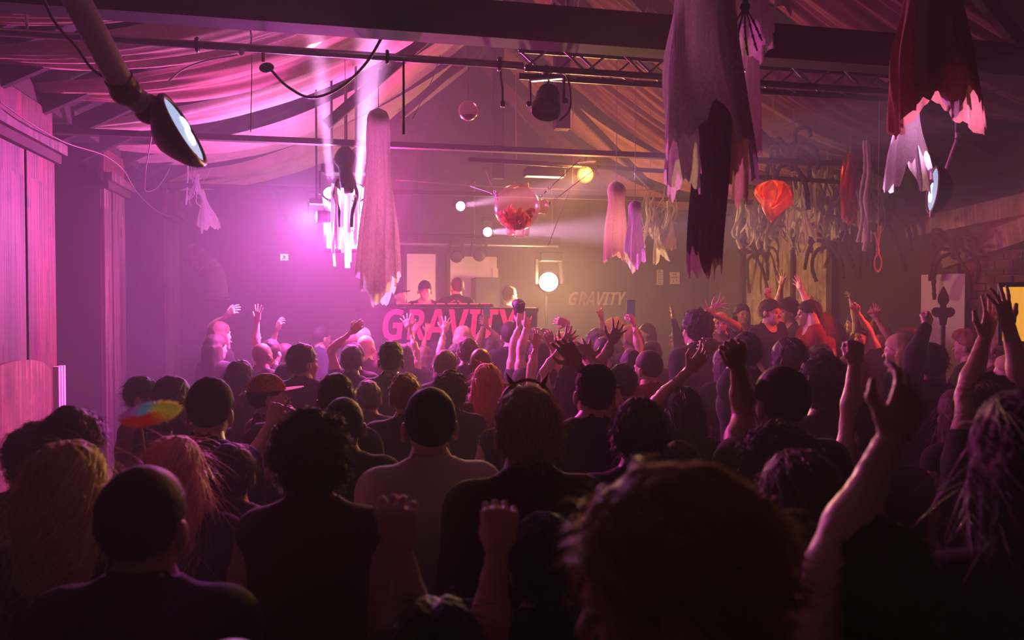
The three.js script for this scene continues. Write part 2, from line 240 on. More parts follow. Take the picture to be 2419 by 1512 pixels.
// ---------- wires and cables overhead
{
  const wire = (name, label, pts, r, m, cat = 'cable') => solo(name, label, cat, tube(pts, r, pts.length * 8, 6), m);
  wire('hanging_cable', 'thick black cable looping down in front of the light beams', [at(945, -30, 4.4), at(915, 60, 4.5), at(860, 155, 4.6), at(790, 215, 4.6), at(730, 230, 4.6), at(680, 205, 4.6), at(640, 165, 4.7)], 0.0085, M.cable);
  wire('string_line', 'pale string hanging straight down from the roof at upper left', [at(587, -40, 5), at(588, 50, 5), at(594, 90, 5), at(590, 120, 5)], 0.005, M.string, 'string');
  wire('thread_line', 'thin vertical thread below the cable junction', [at(595, 130, 5), at(594, 220, 5), at(592, 312, 5)], 0.0028, M.string, 'string');
  wire('wall_wire', 'pale wire strung along the left piers below the lamp', [at(0, 240, 5.0), at(70, 290, 5.4), at(150, 335, 6.1), at(255, 372, 7.4), at(290, 400, 7.8), at(320, 450, 8.5), at(370, 498, 9.6), at(402, 512, 10.4)], 0.0055, M.wire, 'wire');
  wire('loop_wire', 'pale wire looping from the lamp joint to the post', [at(360, 300, 4.2), at(355, 340, 6.5), at(343, 420, 8.2), at(345, 452, 8.6), at(375, 440, 9), at(402, 395, 9.2), at(415, 352, 9.4)], 0.006, M.wire, 'wire');
  wire('pipe_wire', 'pale wire clipped along the underside of the lamp arm', [at(100, -10, 3.0), at(125, 45, 3.02), at(150, 78, 3.05), at(180, 110, 3.1), at(215, 160, 3.15), at(262, 194, 3.25), at(275, 225, 3.3)], 0.006, M.string, 'wire');
  wire('ceiling_wire', 'sagging thin wire between the left wall and the pipe', sag(at(312, 72, 6), at(395, 112, 6), 0.03), 0.006, M.string, 'wire');
  wire('festoon_wire', 'loose wire swinging from the pipe towards the lamp', [at(400, 190, 5.2), at(430, 165, 5.3), at(480, 145, 5.4), at(560, 130, 5.3)], 0.006, M.string, 'wire');
  wire('roof_line', 'long dark rope crossing below the rear bar', sag(at(935, 425, 8.6), at(1600, 448, 9.0), 0.04), 0.006, M.string, 'rope');
  wire('loose_string', 'loose pale string dangling in mid air below the truss', [at(1040, 130, 5.1), at(1020, 190, 5.2), at(990, 250, 5.4), at(975, 280, 5.5)], 0.003, M.string, 'string');
  wire('stay_line', 'thin stay line crossing the dark right side', sag(at(2060, 240, 6), at(2440, 200, 6), 0.02), 0.006, M.steel, 'line');
  wire('guy_line', 'slanting guy line over the web decorations', sag(at(1850, 300, 7), at(2110, 185, 7), 0.01), 0.004, M.string, 'line');
  const j = thing('cable_junction', 'dark cable junction with a red tag below the pipe', 'junction', at(630, 160, 4.7)); part(j, 'junction_body', moved(new THREE.SphereGeometry(0.04, 14, 10), 0, 0, 0, 0, 0, 0.2, V(1.1, 0.75, 0.6)), M.cable); part(j, 'red_tag', new RoundedBoxGeometry(0.018, 0.055, 0.006, 1, 0.002).translate(-0.02, 0.06, 0), std(0xc4142a, 0.5)); part(j, 'connector', new THREE.SphereGeometry(0.018, 8, 6).translate(-0.14, 0.08, 0), M.whitePaint);
  // triangular cards on strings by the ridge
  const card = std(0xd9cfc4, 0.7); const spots = [[1308, 8, 0.4], [1315, 28, 0.1], [1373, 20, 0.6], [1337, 58, -0.2], [1393, 82, 0.2], [1531, 35, 0.5], [1345, 40, -0.5]];
  spots.forEach(([x, y, r], i) => {
    const g = thing('hanging_card', ['topmost small pale triangular card on a string by the ridge', 'small pale triangle hanging just under the topmost card', 'pale triangular card with a dark dot right of the group', 'lower pale triangle with a dark arrow mark', 'tiny lowest pale triangle of the hanging group', 'pale sliver card apart on the right by the drape', 'tilted small card in the middle of the group'][i], 'card', at(x, y, 5.6), 'hanging cards by the ridge');
    const s = [0.05, 0.06, 0.075, 0.06, 0.03, 0.06, 0.045][i], sh = new THREE.Shape([new THREE.Vector2(-s, -s * 0.6), new THREE.Vector2(s, -s * 0.6), new THREE.Vector2(s * 0.2, s * 0.8)]); part(g, 'card', moved(new THREE.ExtrudeGeometry(sh, { depth: 0.004, bevelEnabled: false }), 0, 0, 0, 0.2, -YAW + r * 0.5, r), card);
    part(g, 'string', rod(V(0, 0, 0), V(0, 5.2 - g.position.y + 0.35, 0), 0.0016, 0.0016, 4), M.string); part(g, 'mark', new THREE.SphereGeometry(0.009, 8, 6).translate(0.002, -0.005, 0.006), M.black);
  });
}
// ---------- people: bodies meshed from smoothly joined bones
function surface(sdf, lo, hi, cell) { // naive surface nets on a lazily sampled grid
  const n = [0, 1, 2].map((k) => Math.ceil((hi[k] - lo[k]) / cell) + 2), [nx, ny, nz] = n, f = new Float32Array(nx * ny * nz).fill(NaN);
  const id = (i, j, k) => (k * ny + j) * nx + i, val = (i, j, k) => { const o = id(i, j, k); if (f[o] !== f[o]) f[o] = sdf(lo[0] + i * cell, lo[1] + j * cell, lo[2] + k * cell); return f[o]; };
  const pos = [], idx = [], cells = new Map(), B = 4, reach = cell * (B / 2) * 1.74 + cell * 1.5, list = [];
  for (let K = 0; K < nz - 1; K += B) for (let J = 0; J < ny - 1; J += B) for (let I = 0; I < nx - 1; I += B) {
    if (Math.abs(val(Math.min(I + 2, nx - 1), Math.min(J + 2, ny - 1), Math.min(K + 2, nz - 1))) > reach) continue;
    for (let k = K; k < Math.min(K + B, nz - 1); k++) for (let j = J; j < Math.min(J + B, ny - 1); j++) for (let i = I; i < Math.min(I + B, nx - 1); i++) {
      let c = 0, sx = 0, sy = 0, sz = 0, m = 0; const v = [];
      for (let q = 0; q < 8; q++) { v[q] = val(i + (q & 1), j + (q >> 1 & 1), k + (q >> 2)); if (v[q] < 0) m |= 1 << q; }
      if (m === 0 || m === 255) continue;
      for (let q = 0; q < 8; q++) for (const b of [1, 2, 4]) if (!(q & b)) { const r = q | b; if ((v[q] < 0) !== (v[r] < 0)) { const t = v[q] / (v[q] - v[r]); c++; sx += (q & 1) + (b === 1 ? t : 0); sy += (q >> 1 & 1) + (b === 2 ? t : 0); sz += (q >> 2) + (b === 4 ? t : 0); } }
      cells.set(id(i, j, k), pos.length / 3); pos.push(lo[0] + (i + sx / c) * cell, lo[1] + (j + sy / c) * cell, lo[2] + (k + sz / c) * cell); list.push(i, j, k);
    }
  }
  const quad = (a, b, c, d, flip) => { if (a === undefined || b === undefined || c === undefined || d === undefined) return; if (flip) idx.push(a, d, c, a, c, b); else idx.push(a, b, c, a, c, d); };
  for (let o = 0; o < list.length; o += 3) {
    const i = list[o], j = list[o + 1], k = list[o + 2], s = val(i, j, k) < 0, g = (a, b, c) => cells.get(id(a, b, c));
    if (j && k && s !== (val(i + 1, j, k) < 0)) quad(g(i, j, k), g(i, j - 1, k), g(i, j - 1, k - 1), g(i, j, k - 1), !s);
    if (i && k && s !== (val(i, j + 1, k) < 0)) quad(g(i, j, k), g(i, j, k - 1), g(i - 1, j, k - 1), g(i - 1, j, k), !s);
    if (i && j && s !== (val(i, j, k + 1) < 0)) quad(g(i, j, k), g(i - 1, j, k), g(i - 1, j - 1, k), g(i, j - 1, k), !s);
  }
  const geo = new THREE.BufferGeometry(); geo.setAttribute('position', new THREE.Float32BufferAttribute(pos, 3)); geo.setIndex(idx); geo.computeVertexNormals(); return geo;
}
const smin = (a, b, k) => { const h = Math.max(k - Math.abs(a - b), 0) / k; return Math.min(a, b) - h * h * k * 0.25; };
function bone(a, b, ra, rb, flat) { // tapered capsule
  const dx = b.x - a.x, dy = b.y - a.y, dz = b.z - a.z, l = dx * dx + dy * dy + dz * dz || 1e-9;
  return (x, y, z) => { const px = x - a.x, py = y - a.y, pz = z - a.z, t = clamp((px * dx + py * dy + pz * dz) / l, 0, 1), ex = px - dx * t, ey = py - dy * t, ez = (pz - dz * t) * (flat || 1); return Math.sqrt(ex * ex + ey * ey + ez * ez) - (ra + (rb - ra) * t); };
}
const ell = (cx, cy, cz, rx, ry, rz) => (x, y, z) => { const a = (x - cx) / rx, b = (y - cy) / ry, c = (z - cz) / rz, k0 = Math.hypot(a, b, c), k1 = Math.hypot(a / rx, b / ry, c / rz); return k0 < 1e-6 ? -Math.min(rx, ry, rz) : k0 * (k0 - 1) / k1; };
const union = (list, k) => (x, y, z) => { let d = list[0](x, y, z); for (let i = 1; i < list.length; i++) d = smin(d, list[i](x, y, z), k); return d; };
// head, origin at the top of the neck; it faces -z; crown at y = 0.2
const headParts = { skull: ell(0, 0.105, 0.018, 0.076, 0.093, 0.097), face: ell(0, 0.052, -0.026, 0.058, 0.082, 0.062), jaw: ell(0, -0.005, -0.042, 0.042, 0.036, 0.044), neck: bone(V(0, -0.1, 0.022), V(0, 0.03, 0.018), 0.056, 0.052),
  nose: bone(V(0, 0.075, -0.086), V(0, 0.04, -0.108), 0.008, 0.0125), brow: bone(V(-0.032, 0.09, -0.08), V(0.032, 0.09, -0.08), 0.012, 0.012), lips: ell(0, 0.014, -0.086, 0.022, 0.011, 0.011), chin: ell(0, -0.024, -0.074, 0.019, 0.016, 0.016) };
const eyeCut = [-1, 1].map((s) => ell(s * 0.031, 0.074, -0.094, 0.017, 0.012, 0.015)), mouthCut = ell(0, 0.014, -0.1, 0.024, 0.0035, 0.012);
const ears = [-1, 1].map((s) => ell(s * 0.085, 0.06, 0.014, 0.011, 0.034, 0.022)), cheeks = [-1, 1].map((s) => ell(s * 0.036, 0.042, -0.066, 0.022, 0.022, 0.018));
function headSdf(x, y, z) {
  const p = headParts; let d = smin(p.skull(x, y, z), p.face(x, y, z), 0.03); d = smin(d, p.jaw(x, y, z), 0.03); d = smin(d, p.neck(x, y, z), 0.025);
  if (z < -0.03) { d = smin(d, p.brow(x, y, z), 0.014); d = smin(d, p.nose(x, y, z), 0.01); d = smin(d, p.lips(x, y, z), 0.008); d = smin(d, p.chin(x, y, z), 0.016); d = smin(d, Math.min(cheeks[0](x, y, z), cheeks[1](x, y, z)), 0.02); d = -smin(-d, Math.min(eyeCut[0](x, y, z), eyeCut[1](x, y, z)), 0.006) ; d = Math.max(d, -mouthCut(x, y, z)); }
  return smin(d, Math.min(ears[0](x, y, z), ears[1](x, y, z)), 0.006);
}
const cache = {};
const memo = (key, make) => cache[key] ?? (cache[key] = make());
const headGeo = (cell) => memo('head' + cell, () => surface(headSdf, [-0.11, -0.115, -0.145], [0.11, 0.22, 0.14], cell));
// hair over that head
function hairGeo(kind, v, cell) {
  return memo('hair' + kind + v + cell, () => {
    const s = v * 17.3, cap = (t, ty = t) => ell(0, 0.105, 0.02, 0.076 + t, 0.093 + ty, 0.097 + t);
    const faceCut = (x, y, z, line, side) => Math.min(line + 0.25 * Math.max(0, -z - 0.02) - y, -(z + side)); // > 0 outside hair: below a rising hair line, in front
    const wave = (x, y, z, a, f) => a * (noise(x * f + s, y * f, z * f) - 0.5) * 2;
    let fn, lo = [-0.16, -0.12, -0.16], hi = [0.16, 0.28, 0.19];
    const edge = (x, y, z, nape, hairline) => { const zz = z; const limit = zz > 0.035 ? nape : zz > -0.03 ? lerp(hairline * 0.45 + nape * 0.35 + 0.03, nape, smooth(-0.01, 0.035, zz)) : lerp(hairline, hairline * 0.45 + nape * 0.35 + 0.03, smooth(-0.085, -0.03, zz)); return limit - y; };
    if (kind === 'buzz') fn = (x, y, z) => Math.max(cap(0.006)(x, y, z) - 0.003 * noise(x * 120, y * 120, z * 120), edge(x, y, z, 0.0, 0.135));
    else if (kind === 'short') fn = (x, y, z) => Math.max(cap(0.014, 0.02)(x, y, z) + wave(x, y, z, 0.006, 40) + wave(x, y * 0.4, z, 0.004, 110), edge(x, y, z, -0.005, 0.128)) ;
    else if (kind === 'fade') fn = (x, y, z) => Math.max(Math.min(cap(0.004)(x, y, z), Math.max(cap(0.014, 0.03)(x, y, z) + wave(x, y, z, 0.007, 55), 0.12 - y)), edge(x, y, z, 0.0, 0.128));
    else if (kind === 'quiff') fn = (x, y, z) => Math.max(Math.min(cap(0.01)(x, y, z), ell(0, 0.165, -0.02, 0.07, 0.062, 0.095)(x, y, z)) + wave(x, y, z, 0.006, 45) + wave(x * 2, y * 0.5, z * 0.6, 0.005, 90), edge(x, y, z, 0, 0.13));
    else if (kind === 'curly') { lo = [-0.17, -0.13, -0.18]; hi = [0.17, 0.3, 0.2]; fn = (x, y, z) => Math.max(cap(0.034, 0.04)(x, y, z) + wave(x, y, z, 0.012, 38) + wave(x, y, z, 0.008, 85), edge(x, y, z, -0.03, 0.125)); }
    else if (kind === 'afro') { lo = [-0.2, -0.12, -0.2]; hi = [0.2, 0.34, 0.22]; fn = (x, y, z) => Math.max(ell(0, 0.12, 0.025, 0.128, 0.135, 0.14)(x, y, z) + wave(x, y, z, 0.012, 30) + wave(x, y, z, 0.008, 90), edge(x, y, z, -0.04, 0.125)); }
    else if (kind === 'bowl') fn = (x, y, z) => Math.max(cap(0.017, 0.017)(x, y, z) + wave(x, y * 0.25, z, 0.004, 70), edge(x, y, z, 0.01, 0.112));
    else { // long or shoulder length hair down the back
      const len = kind === 'long' ? -0.33 : kind === 'mid' ? -0.17 : -0.06; lo = [-0.2, len - 0.05, -0.16]; hi = [0.2, 0.26, 0.22];
      const back = union([bone(V(-0.045, 0.06, 0.06), V(-0.07, len, 0.085), 0.06, 0.04), bone(V(0.045, 0.06, 0.06), V(0.07, len, 0.085), 0.06, 0.04), bone(V(0, 0.06, 0.075), V(0, len - 0.02, 0.105), 0.06, 0.035), bone(V(-0.075, 0.07, 0.015), V(-0.1, len + 0.05, 0.02), 0.026, 0.02), bone(V(0.075, 0.07, 0.015), V(0.1, len + 0.05, 0.02), 0.026, 0.02)], 0.05);
      fn = (x, y, z) => { const part_ = kind !== 'bob' ? 0.006 * smooth(0.02, 0, Math.abs(x)) : 0; return Math.min(Math.max(cap(0.016)(x, y, z) + part_ + wave(x, y * 0.2, z, 0.005, 75), edge(x, y, z, 0.0, 0.125)), Math.max(back(x, y, z) + wave(x, y * 0.15, z, 0.009, 60), -0.02 - z + (y > 0.05 ? 0.02 : 0))); };
    }
    return surface(fn, lo, hi, cell);
  });
}
// loose strands that stand off a near head, seeded on the hair mesh
function strands(geo, n, len, lift, droop, curl, sd) {
  const p = geo.attributes.position, nr = geo.attributes.normal, out = [], idx = [];
  for (let s = 0; s < n; s++) {
    const i = Math.floor(hash3(s, sd, 1) * p.count), a = V().fromBufferAttribute(p, i), d = V().fromBufferAttribute(nr, i), h = (k) => hash3(s, sd, k) - 0.5;
    if (a.y < 0.0 && hash3(s, sd, 9) > 0.35) continue;
    const flow = V(h(2) * 0.5, -0.2, 0.6 + h(3)).addScaledVector(d, -V(0, 0, 0.6).dot(d)).normalize(); const l = len * (0.5 + hash3(s, sd, 4)), w = 0.0007 + 0.0006 * hash3(s, sd, 5), up = lift * (0.3 + hash3(s, sd, 6)), ph = h(7) * 9;
    const steps = curl > 0 ? 7 : 4, side = V().crossVectors(flow, d).normalize(); let b = out.length / 3;
    for (let k = 0; k <= steps; k++) { const t = k / steps, q = a.clone().addScaledVector(flow, l * t).addScaledVector(d, up * Math.sin(t * 2.2) - 0.002); q.y -= droop * l * t * t; if (curl) q.addScaledVector(side, curl * Math.sin(t * 9 + ph)).addScaledVector(d, curl * Math.cos(t * 9 + ph)); const ww = w * (1 - t * 0.7);
      for (let e = 0; e < 3; e++) { const an = e * 2.094; out.push(q.x + (side.x * Math.cos(an) + d.x * Math.sin(an)) * ww, q.y + (side.y * Math.cos(an) + d.y * Math.sin(an)) * ww, q.z + (side.z * Math.cos(an) + d.z * Math.sin(an)) * ww); }
      if (k) for (let e = 0; e < 3; e++) { const f = (e + 1) % 3, o = b + (k - 1) * 3; idx.push(o + e, o + f, o + 3 + e, o + f, o + 3 + f, o + 3 + e); } }
  }
  const g = new THREE.BufferGeometry(); g.setAttribute('position', new THREE.Float32BufferAttribute(out, 3)); g.setIndex(idx); g.computeVertexNormals(); return g;
}
function hairWith(kind, v, cell, n, len, lift, droop, curl) { return memo(['hs', kind, v, cell, n].join(), () => { const g = hairGeo(kind, v, cell); return strands(g, n, len, lift, droop, curl, v + 3); }); }
// hand: origin at the wrist, fingers along +y, palm towards +z, thumb towards +x
function handGeo(pose, cell) {
  return memo('hand' + pose + cell, () => {
    const list = [bone(V(0, -0.02, 0), V(0, 0.02, 0), 0.025, 0.027, 1.3), bone(V(-0.022, 0.025, 0), V(-0.03, 0.082, 0), 0.019, 0.014, 1.25), bone(V(0.012, 0.022, 0), V(0.028, 0.085, 0), 0.021, 0.014, 1.25), bone(V(0, 0.03, 0), V(0, 0.088, 0), 0.021, 0.014, 1.25)];
    const fingers = [[-0.031, 0.084, 0.062, 0.0078], [-0.0105, 0.092, 0.076, 0.0086], [0.0105, 0.092, 0.08, 0.0088], [0.031, 0.087, 0.073, 0.0086]], tips = [];
    const bend = { open: [0.12, 0.15, 0.1, 0.12], spread: [0.15, 0.08, 0.08, 0.1], relaxed: [0.75, 0.6, 0.5, 0.4], fist: [1.55, 1.55, 1.55, 1.5], point: [1.5, 1.5, 1.45, 0.08], horns: [0.1, 1.5, 1.5, 0.1], grip: [1.25, 1.2, 1.15, 1.1], limp: [0.95, 0.9, 0.8, 0.65] }[pose], fan = pose === 'spread' ? 7 : pose === 'open' ? 3.5 : 1;
    const fs = fingers.map(([x, y, l, r], i) => {
      let p = V(x, y, 0), a = 0; const sx = x * fan * 0.9; const chain = [];
      for (const [k, part_] of [[0.45, 1], [0.3, 1.15], [0.25, 0.8]]) { a += bend[i] * part_ ; const q = p.clone().add(V(sx * k * l * 5 * Math.cos(Math.min(a, 1.3)), Math.cos(a) * k * l, Math.sin(a) * k * l)); chain.push(bone(p, q, r * (1.02 - 0.12 * chain.length), r * (0.94 - 0.12 * chain.length))); p = q; }
      return union(chain, 0.004);
    });
    const th = { fist: [V(0.03, 0.03, 0.014), V(0.03, 0.066, 0.036), V(0.004, 0.078, 0.046)], point: [V(0.03, 0.03, 0.014), V(0.03, 0.066, 0.036), V(0.004, 0.078, 0.046)], horns: [V(0.03, 0.03, 0.014), V(0.03, 0.066, 0.036), V(0.004, 0.078, 0.046)], grip: [V(0.034, 0.028, 0.01), V(0.05, 0.06, 0.035), V(0.04, 0.086, 0.056)], limp: [V(0.034, 0.024, 0.01), V(0.052, 0.05, 0.028), V(0.055, 0.078, 0.038)], relaxed: [V(0.034, 0.024, 0.006), V(0.06, 0.05, 0.02), V(0.066, 0.08, 0.028)] }[pose] ?? [V(0.034, 0.02, 0.004), V(0.068, 0.046, 0.01), V(0.088, 0.076, 0.012)];
    const thumb = union([bone(V(0.014, 0.012, 0.002), th[0], 0.016, 0.0135), bone(th[0], th[1], 0.0125, 0.011), bone(th[1], th[2], 0.0108, 0.0085)], 0.008), palm = union(list, 0.02);
    return surface((x, y, z) => { let d = palm(x, y, z); d = smin(d, thumb(x, y, z), 0.012); let f = 1; for (const g of fs) f = Math.min(f, g(x, y, z)); return smin(d, f, 0.007); }, [-0.11, -0.03, -0.04], [0.12, 0.2, 0.13], cell);
  });
}
const skinTones = [[0.62, 0.4, 0.31], [0.55, 0.34, 0.25], [0.42, 0.24, 0.16], [0.22, 0.115, 0.075], [0.66, 0.46, 0.37]].map((c) => phys({ color: rgb(c), roughness: 0.5, sheen: 0.25, sheenRoughness: 0.5, sheenColor: rgb([0.5, 0.35, 0.3]) }));
const hairMat = { black: [0.012, 0.009, 0.008], dark: [0.03, 0.018, 0.012], brown: [0.075, 0.04, 0.022], honey: [0.3, 0.17, 0.08], auburn: [0.2, 0.06, 0.03], blond: [0.42, 0.28, 0.14], pink: [0.55, 0.26, 0.3], red: [0.45, 0.05, 0.03] };
for (const k in hairMat) { const c = hairMat[k]; hairMat[k] = phys({ color: rgb(c), roughness: 0.55, sheen: 1, sheenRoughness: 0.3, sheenColor: rgb([Math.min(1, c[0] * 3 + 0.2), Math.min(1, c[1] * 3 + 0.17), Math.min(1, c[2] * 3 + 0.15)]) }); }
const strandMat = {}; for (const k in hairMat) { const c = hairMat[k].color; strandMat[k] = phys({ color: new THREE.Color(c.r * 1.6 + 0.02, c.g * 1.6 + 0.015, c.b * 1.6 + 0.012), roughness: 0.4, specularIntensity: 1 }); hairMat[k].roughness = 0.7; }
const weave = texture(128, (u, v) => { const k = 0.8 + 0.2 * tileNoise(u * 64, v * 64, 64); return [k, k, k]; });
const clothMat = { black: 0x0c0b0d, navy: 0x10141f, charcoal: 0x1d1b1f, white: 0xb9b2b0, grey: 0x55505a, red: 0x8f1712, wine: 0x3f0c16, olive: 0x26261a, denim: 0x182236, pink: 0x97415c, tan: 0x6e523a, orange: 0xa8401a };
for (const k in clothMat) clothMat[k] = phys({ color: clothMat[k], roughness: 0.9, sheen: 0.35, sheenRoughness: 0.6, sheenColor: new THREE.Color(clothMat[k]).multiplyScalar(1.5).addScalar(0.04) });
const shoeMat = std(0x141214, 0.7), eyeMat = std(0x9a8f8a, 0.25), irisMat = std(0x1c120c, 0.2), lipMat = std(0x7a2e30, 0.5);
const shoeGeo = memo('shoe', () => surface(union([bone(V(0, 0.045, 0.05), V(0, 0.04, -0.13), 0.045, 0.038), bone(V(0, 0.1, 0.04), V(0, 0.05, 0.03), 0.04, 0.045)], 0.04), [-0.07, -0.01, -0.19], [0.07, 0.16, 0.12], 0.018));
function twoBone(s, w, l1, l2, pole) { // the elbow between shoulder and wrist; the wrist is drawn in when it lies out of reach
  const d = w.clone().sub(s); let l = d.length(); if (l > (l1 + l2) * 0.995) { d.multiplyScalar((l1 + l2) * 0.995 / l); l = d.length(); } if (l < 0.12) { d.multiplyScalar(0.12 / l); l = 0.12; }
  const wrist = s.clone().add(d), u = d.clone().normalize(), a = (l1 * l1 - l2 * l2 + l * l) / (2 * l), h = Math.sqrt(Math.max(0, l1 * l1 - a * a)), q = pole.clone().addScaledVector(u, -pole.dot(u)).normalize();
  return { elbow: s.clone().addScaledVector(u, a).addScaledVector(q, h), wrist };
}
function person(o) {
  // o: x, z, floor, height, turn (0 faces the stage), lean, head [pitch, yaw, roll], hair, hairColor, skin, shirt, sleeve, arms {l, r}, detail, label
  const s = o.height / 1.75, near = o.detail > 1, cell = [0.034, 0.024, 0.017][o.detail], g = thing('person', o.label, 'person', V(o.x, o.floor || 0, o.z), o.group);
  g.rotation.y = o.turn || 0; const inv = new THREE.Matrix4().makeRotationY(-(o.turn || 0)).multiply(new THREE.Matrix4().makeTranslation(-o.x, -(o.floor || 0), -o.z)), toLocal = (p) => p.clone().applyMatrix4(inv);
  const wide = o.woman ? 0.92 : 1, lean = o.lean || 0, P = (x, y, z) => V(x * s, y * s, z * s - Math.max(0, y - 0.9) * s * lean);
  const sh = [-1, 1].map((k) => P(k * 0.172 * wide, 1.405, 0.015)), neckTop = P(0, 1.535, 0.0 - 0.01);
  const torso = [bone(P(-0.07, 0.94, 0.01), P(0.07, 0.94, 0.01), 0.112 * s, 0.112 * s), bone(P(-0.045, 1.0, 0), P(-0.06, 1.22, 0), 0.108 * s, 0.112 * s), bone(P(0.045, 1.0, 0), P(0.06, 1.22, 0), 0.108 * s, 0.112 * s), bone(P(-0.08 * wide, 1.29, 0), P(0.08 * wide, 1.29, 0), 0.118 * s, 0.118 * s), bone(P(-0.15 * wide, 1.4, 0.015), P(0.15 * wide, 1.4, 0.015), 0.066 * s, 0.066 * s)];
  const neck = [bone(P(0, 1.4, 0.02), neckTop, 0.07 * s, 0.056 * s), bone(P(-0.11 * wide, 1.43, 0.025), P(0, 1.5, 0.02), 0.035 * s, 0.05 * s), bone(P(0.11 * wide, 1.43, 0.025), P(0, 1.5, 0.02), 0.035 * s, 0.05 * s)];
  const legs = [], foot = [], stance = 0.1 + (hash3(Math.round(o.x * 50), Math.round(o.z * 50), 2) - 0.5) * 0.03;
  for (const k of [-1, 1]) { const hip = P(k * 0.085, 0.9, 0.01), knee = P(k * stance, 0.49, -0.02), ank = P(k * (stance + 0.005), 0.09, 0.03); legs.push(bone(hip, knee, 0.084 * s, 0.058 * s), bone(knee, ank, 0.055 * s, 0.04 * s)); foot.push(V(k * (stance + 0.005) * s, 0, 0.03 * s)); }
  const arms = [], sleeves = [], hands = [];
  ['l', 'r'].forEach((key, i) => {
    const k = i ? 1 : -1, S = sh[i], spec = (o.arms || {})[key]; let elbow, wrist, pose = 'relaxed', palm = null, along = null;
    if (spec) {
      const r = twoBone(S, toLocal(spec.at), 0.285 * s, 0.255 * s, spec.elbow ? toLocal(spec.elbow).sub(S) : V(k * 0.8, -0.5, 0.3)); elbow = r.elbow; wrist = r.wrist; pose = spec.pose || 'open';
      if (spec.palm) palm = spec.palm.clone().transformDirection(inv); if (spec.along) along = toLocal(spec.along).sub(wrist).normalize();
    } else { const b = hash3(Math.round(o.x * 99), Math.round(o.z * 99), i); elbow = S.clone().add(V(k * 0.05, -0.275, 0.035).multiplyScalar(s)); wrist = elbow.clone().add(V(-k * (0.02 + 0.05 * b), -0.2 + 0.08 * b, -0.13 - 0.05 * b).multiplyScalar(s)); }
    const fat = o.woman ? 0.88 : 1.02, m = S.clone().lerp(elbow, 0.45); arms.push(bone(S, m, 0.056 * s * fat, 0.047 * s * fat), bone(m, elbow, 0.047 * s * fat, 0.038 * s * fat), bone(elbow, elbow.clone().lerp(wrist, 0.3), 0.039 * s * fat, 0.041 * s * fat), bone(elbow.clone().lerp(wrist, 0.3), wrist, 0.041 * s * fat, 0.0265 * s));
    const len = o.sleeve ?? 0.5; if (len > 0) { sleeves.push(bone(S, S.clone().lerp(elbow, Math.min(1, len * 1.4)), 0.072 * s, (len > 0.9 ? 0.06 : 0.066) * s)); if (len > 0.9) sleeves.push(bone(elbow, elbow.clone().lerp(wrist, 0.88), 0.06 * s, 0.042 * s)); }
    const y = along || wrist.clone().sub(elbow).normalize(), z = (palm || V(0, 0.1, -1)).clone(); z.addScaledVector(y, -z.dot(y)); if (z.lengthSq() < 1e-3) z.set(1, 0, 0).addScaledVector(y, -y.x); z.normalize(); const x = V().crossVectors(y, z), flip = k; // right hand, palm forward: thumb towards -x
    const mm = new THREE.Matrix4().makeBasis(x.multiplyScalar(-flip * (i ? 1 : 1)), y, z).setPosition(wrist); hands.push({ mm, s: s * 0.98, pose, mirror: mm.determinant() < 0, shown: !!spec });
  });
  const head = o.head || [0, 0, 0], hm = new THREE.Matrix4().compose(neckTop, new THREE.Quaternion().setFromEuler(new THREE.Euler(head[0], head[1], head[2], 'YXZ')), V(s * 1.02, s * 1.02, s * 1.02));
  const skinBody = union([...torso, ...neck, ...arms, ...legs], 0.035 * s), reach = [V(-0.3 * s, 0, -0.2), V(0.3 * s, 1.6 * s, 0.2)], box = new THREE.Box3(reach[0], reach[1]);
  hands.forEach((h) => box.expandByPoint(V().setFromMatrixPosition(h.mm))); sh.forEach((p) => box.expandByPoint(p)); arms.length && box.expandByScalar(0.12); box.min.y = 0.02;
  // the trunk is cut under the clothes at the ankles; head and hands are finer
  const geos = [surface(skinBody, box.min.toArray(), box.max.toArray(), cell)];
  geos.push(headGeo([0.011, 0.0085, 0.006][o.detail]).clone().applyMatrix4(hm));
  for (const h of hands) { const hg = handGeo(h.pose, h.shown ? [0.0065, 0.0055, 0.0042][o.detail] : 0.009).clone(); hg.scale(h.s, h.s, h.s); hg.applyMatrix4(h.mm); if (h.mirror) { const a = hg.index.array; for (let q = 0; q < a.length; q += 3) { const t = a[q]; a[q] = a[q + 1]; a[q + 1] = t; } } geos.push(hg); }
  geos.forEach((q) => { if (q.attributes.normal) q.computeVertexNormals(); });
  part(g, 'body', mergeGeometries(geos.map((q) => { q.deleteAttribute('uv'); return q; })), skinTones[o.skin ?? 0]);
  // clothes
  const inflate = (list, t) => list.map((f) => (x, y, z) => f(x, y, z) - t), hem = 0.86 * s, cl = union([...inflate(torso, 0.016), ...inflate(neck.slice(1), 0.008), ...sleeves], 0.04 * s), collar = P(0, 1.5, -0.015), nk = bone(P(0, 1.475, -0.03), P(0, 1.62, -0.02), (o.collar ? 0.06 : 0.072) * s, 0.1 * s), sd = Math.round(o.x * 31 + o.z * 17);
  const shirt = (x, y, z) => Math.max(cl(x, y, z) + 0.007 * (noise(x * 14 + sd, y * 9, z * 14) - 0.5), -nk(x, y, z), hem - y);
  const sb = new THREE.Box3(V(-0.32 * s, 0.82 * s, -0.3), V(0.32 * s, 1.6 * s, 0.3)); if ((o.sleeve ?? 0.5) > 0.9) hands.forEach((h) => sb.expandByPoint(V().setFromMatrixPosition(h.mm))); else sh.forEach((p) => { sb.expandByPoint(p.clone().addScalar(0.3)); sb.expandByPoint(p.clone().addScalar(-0.3)); }); sb.expandByScalar(0.06);
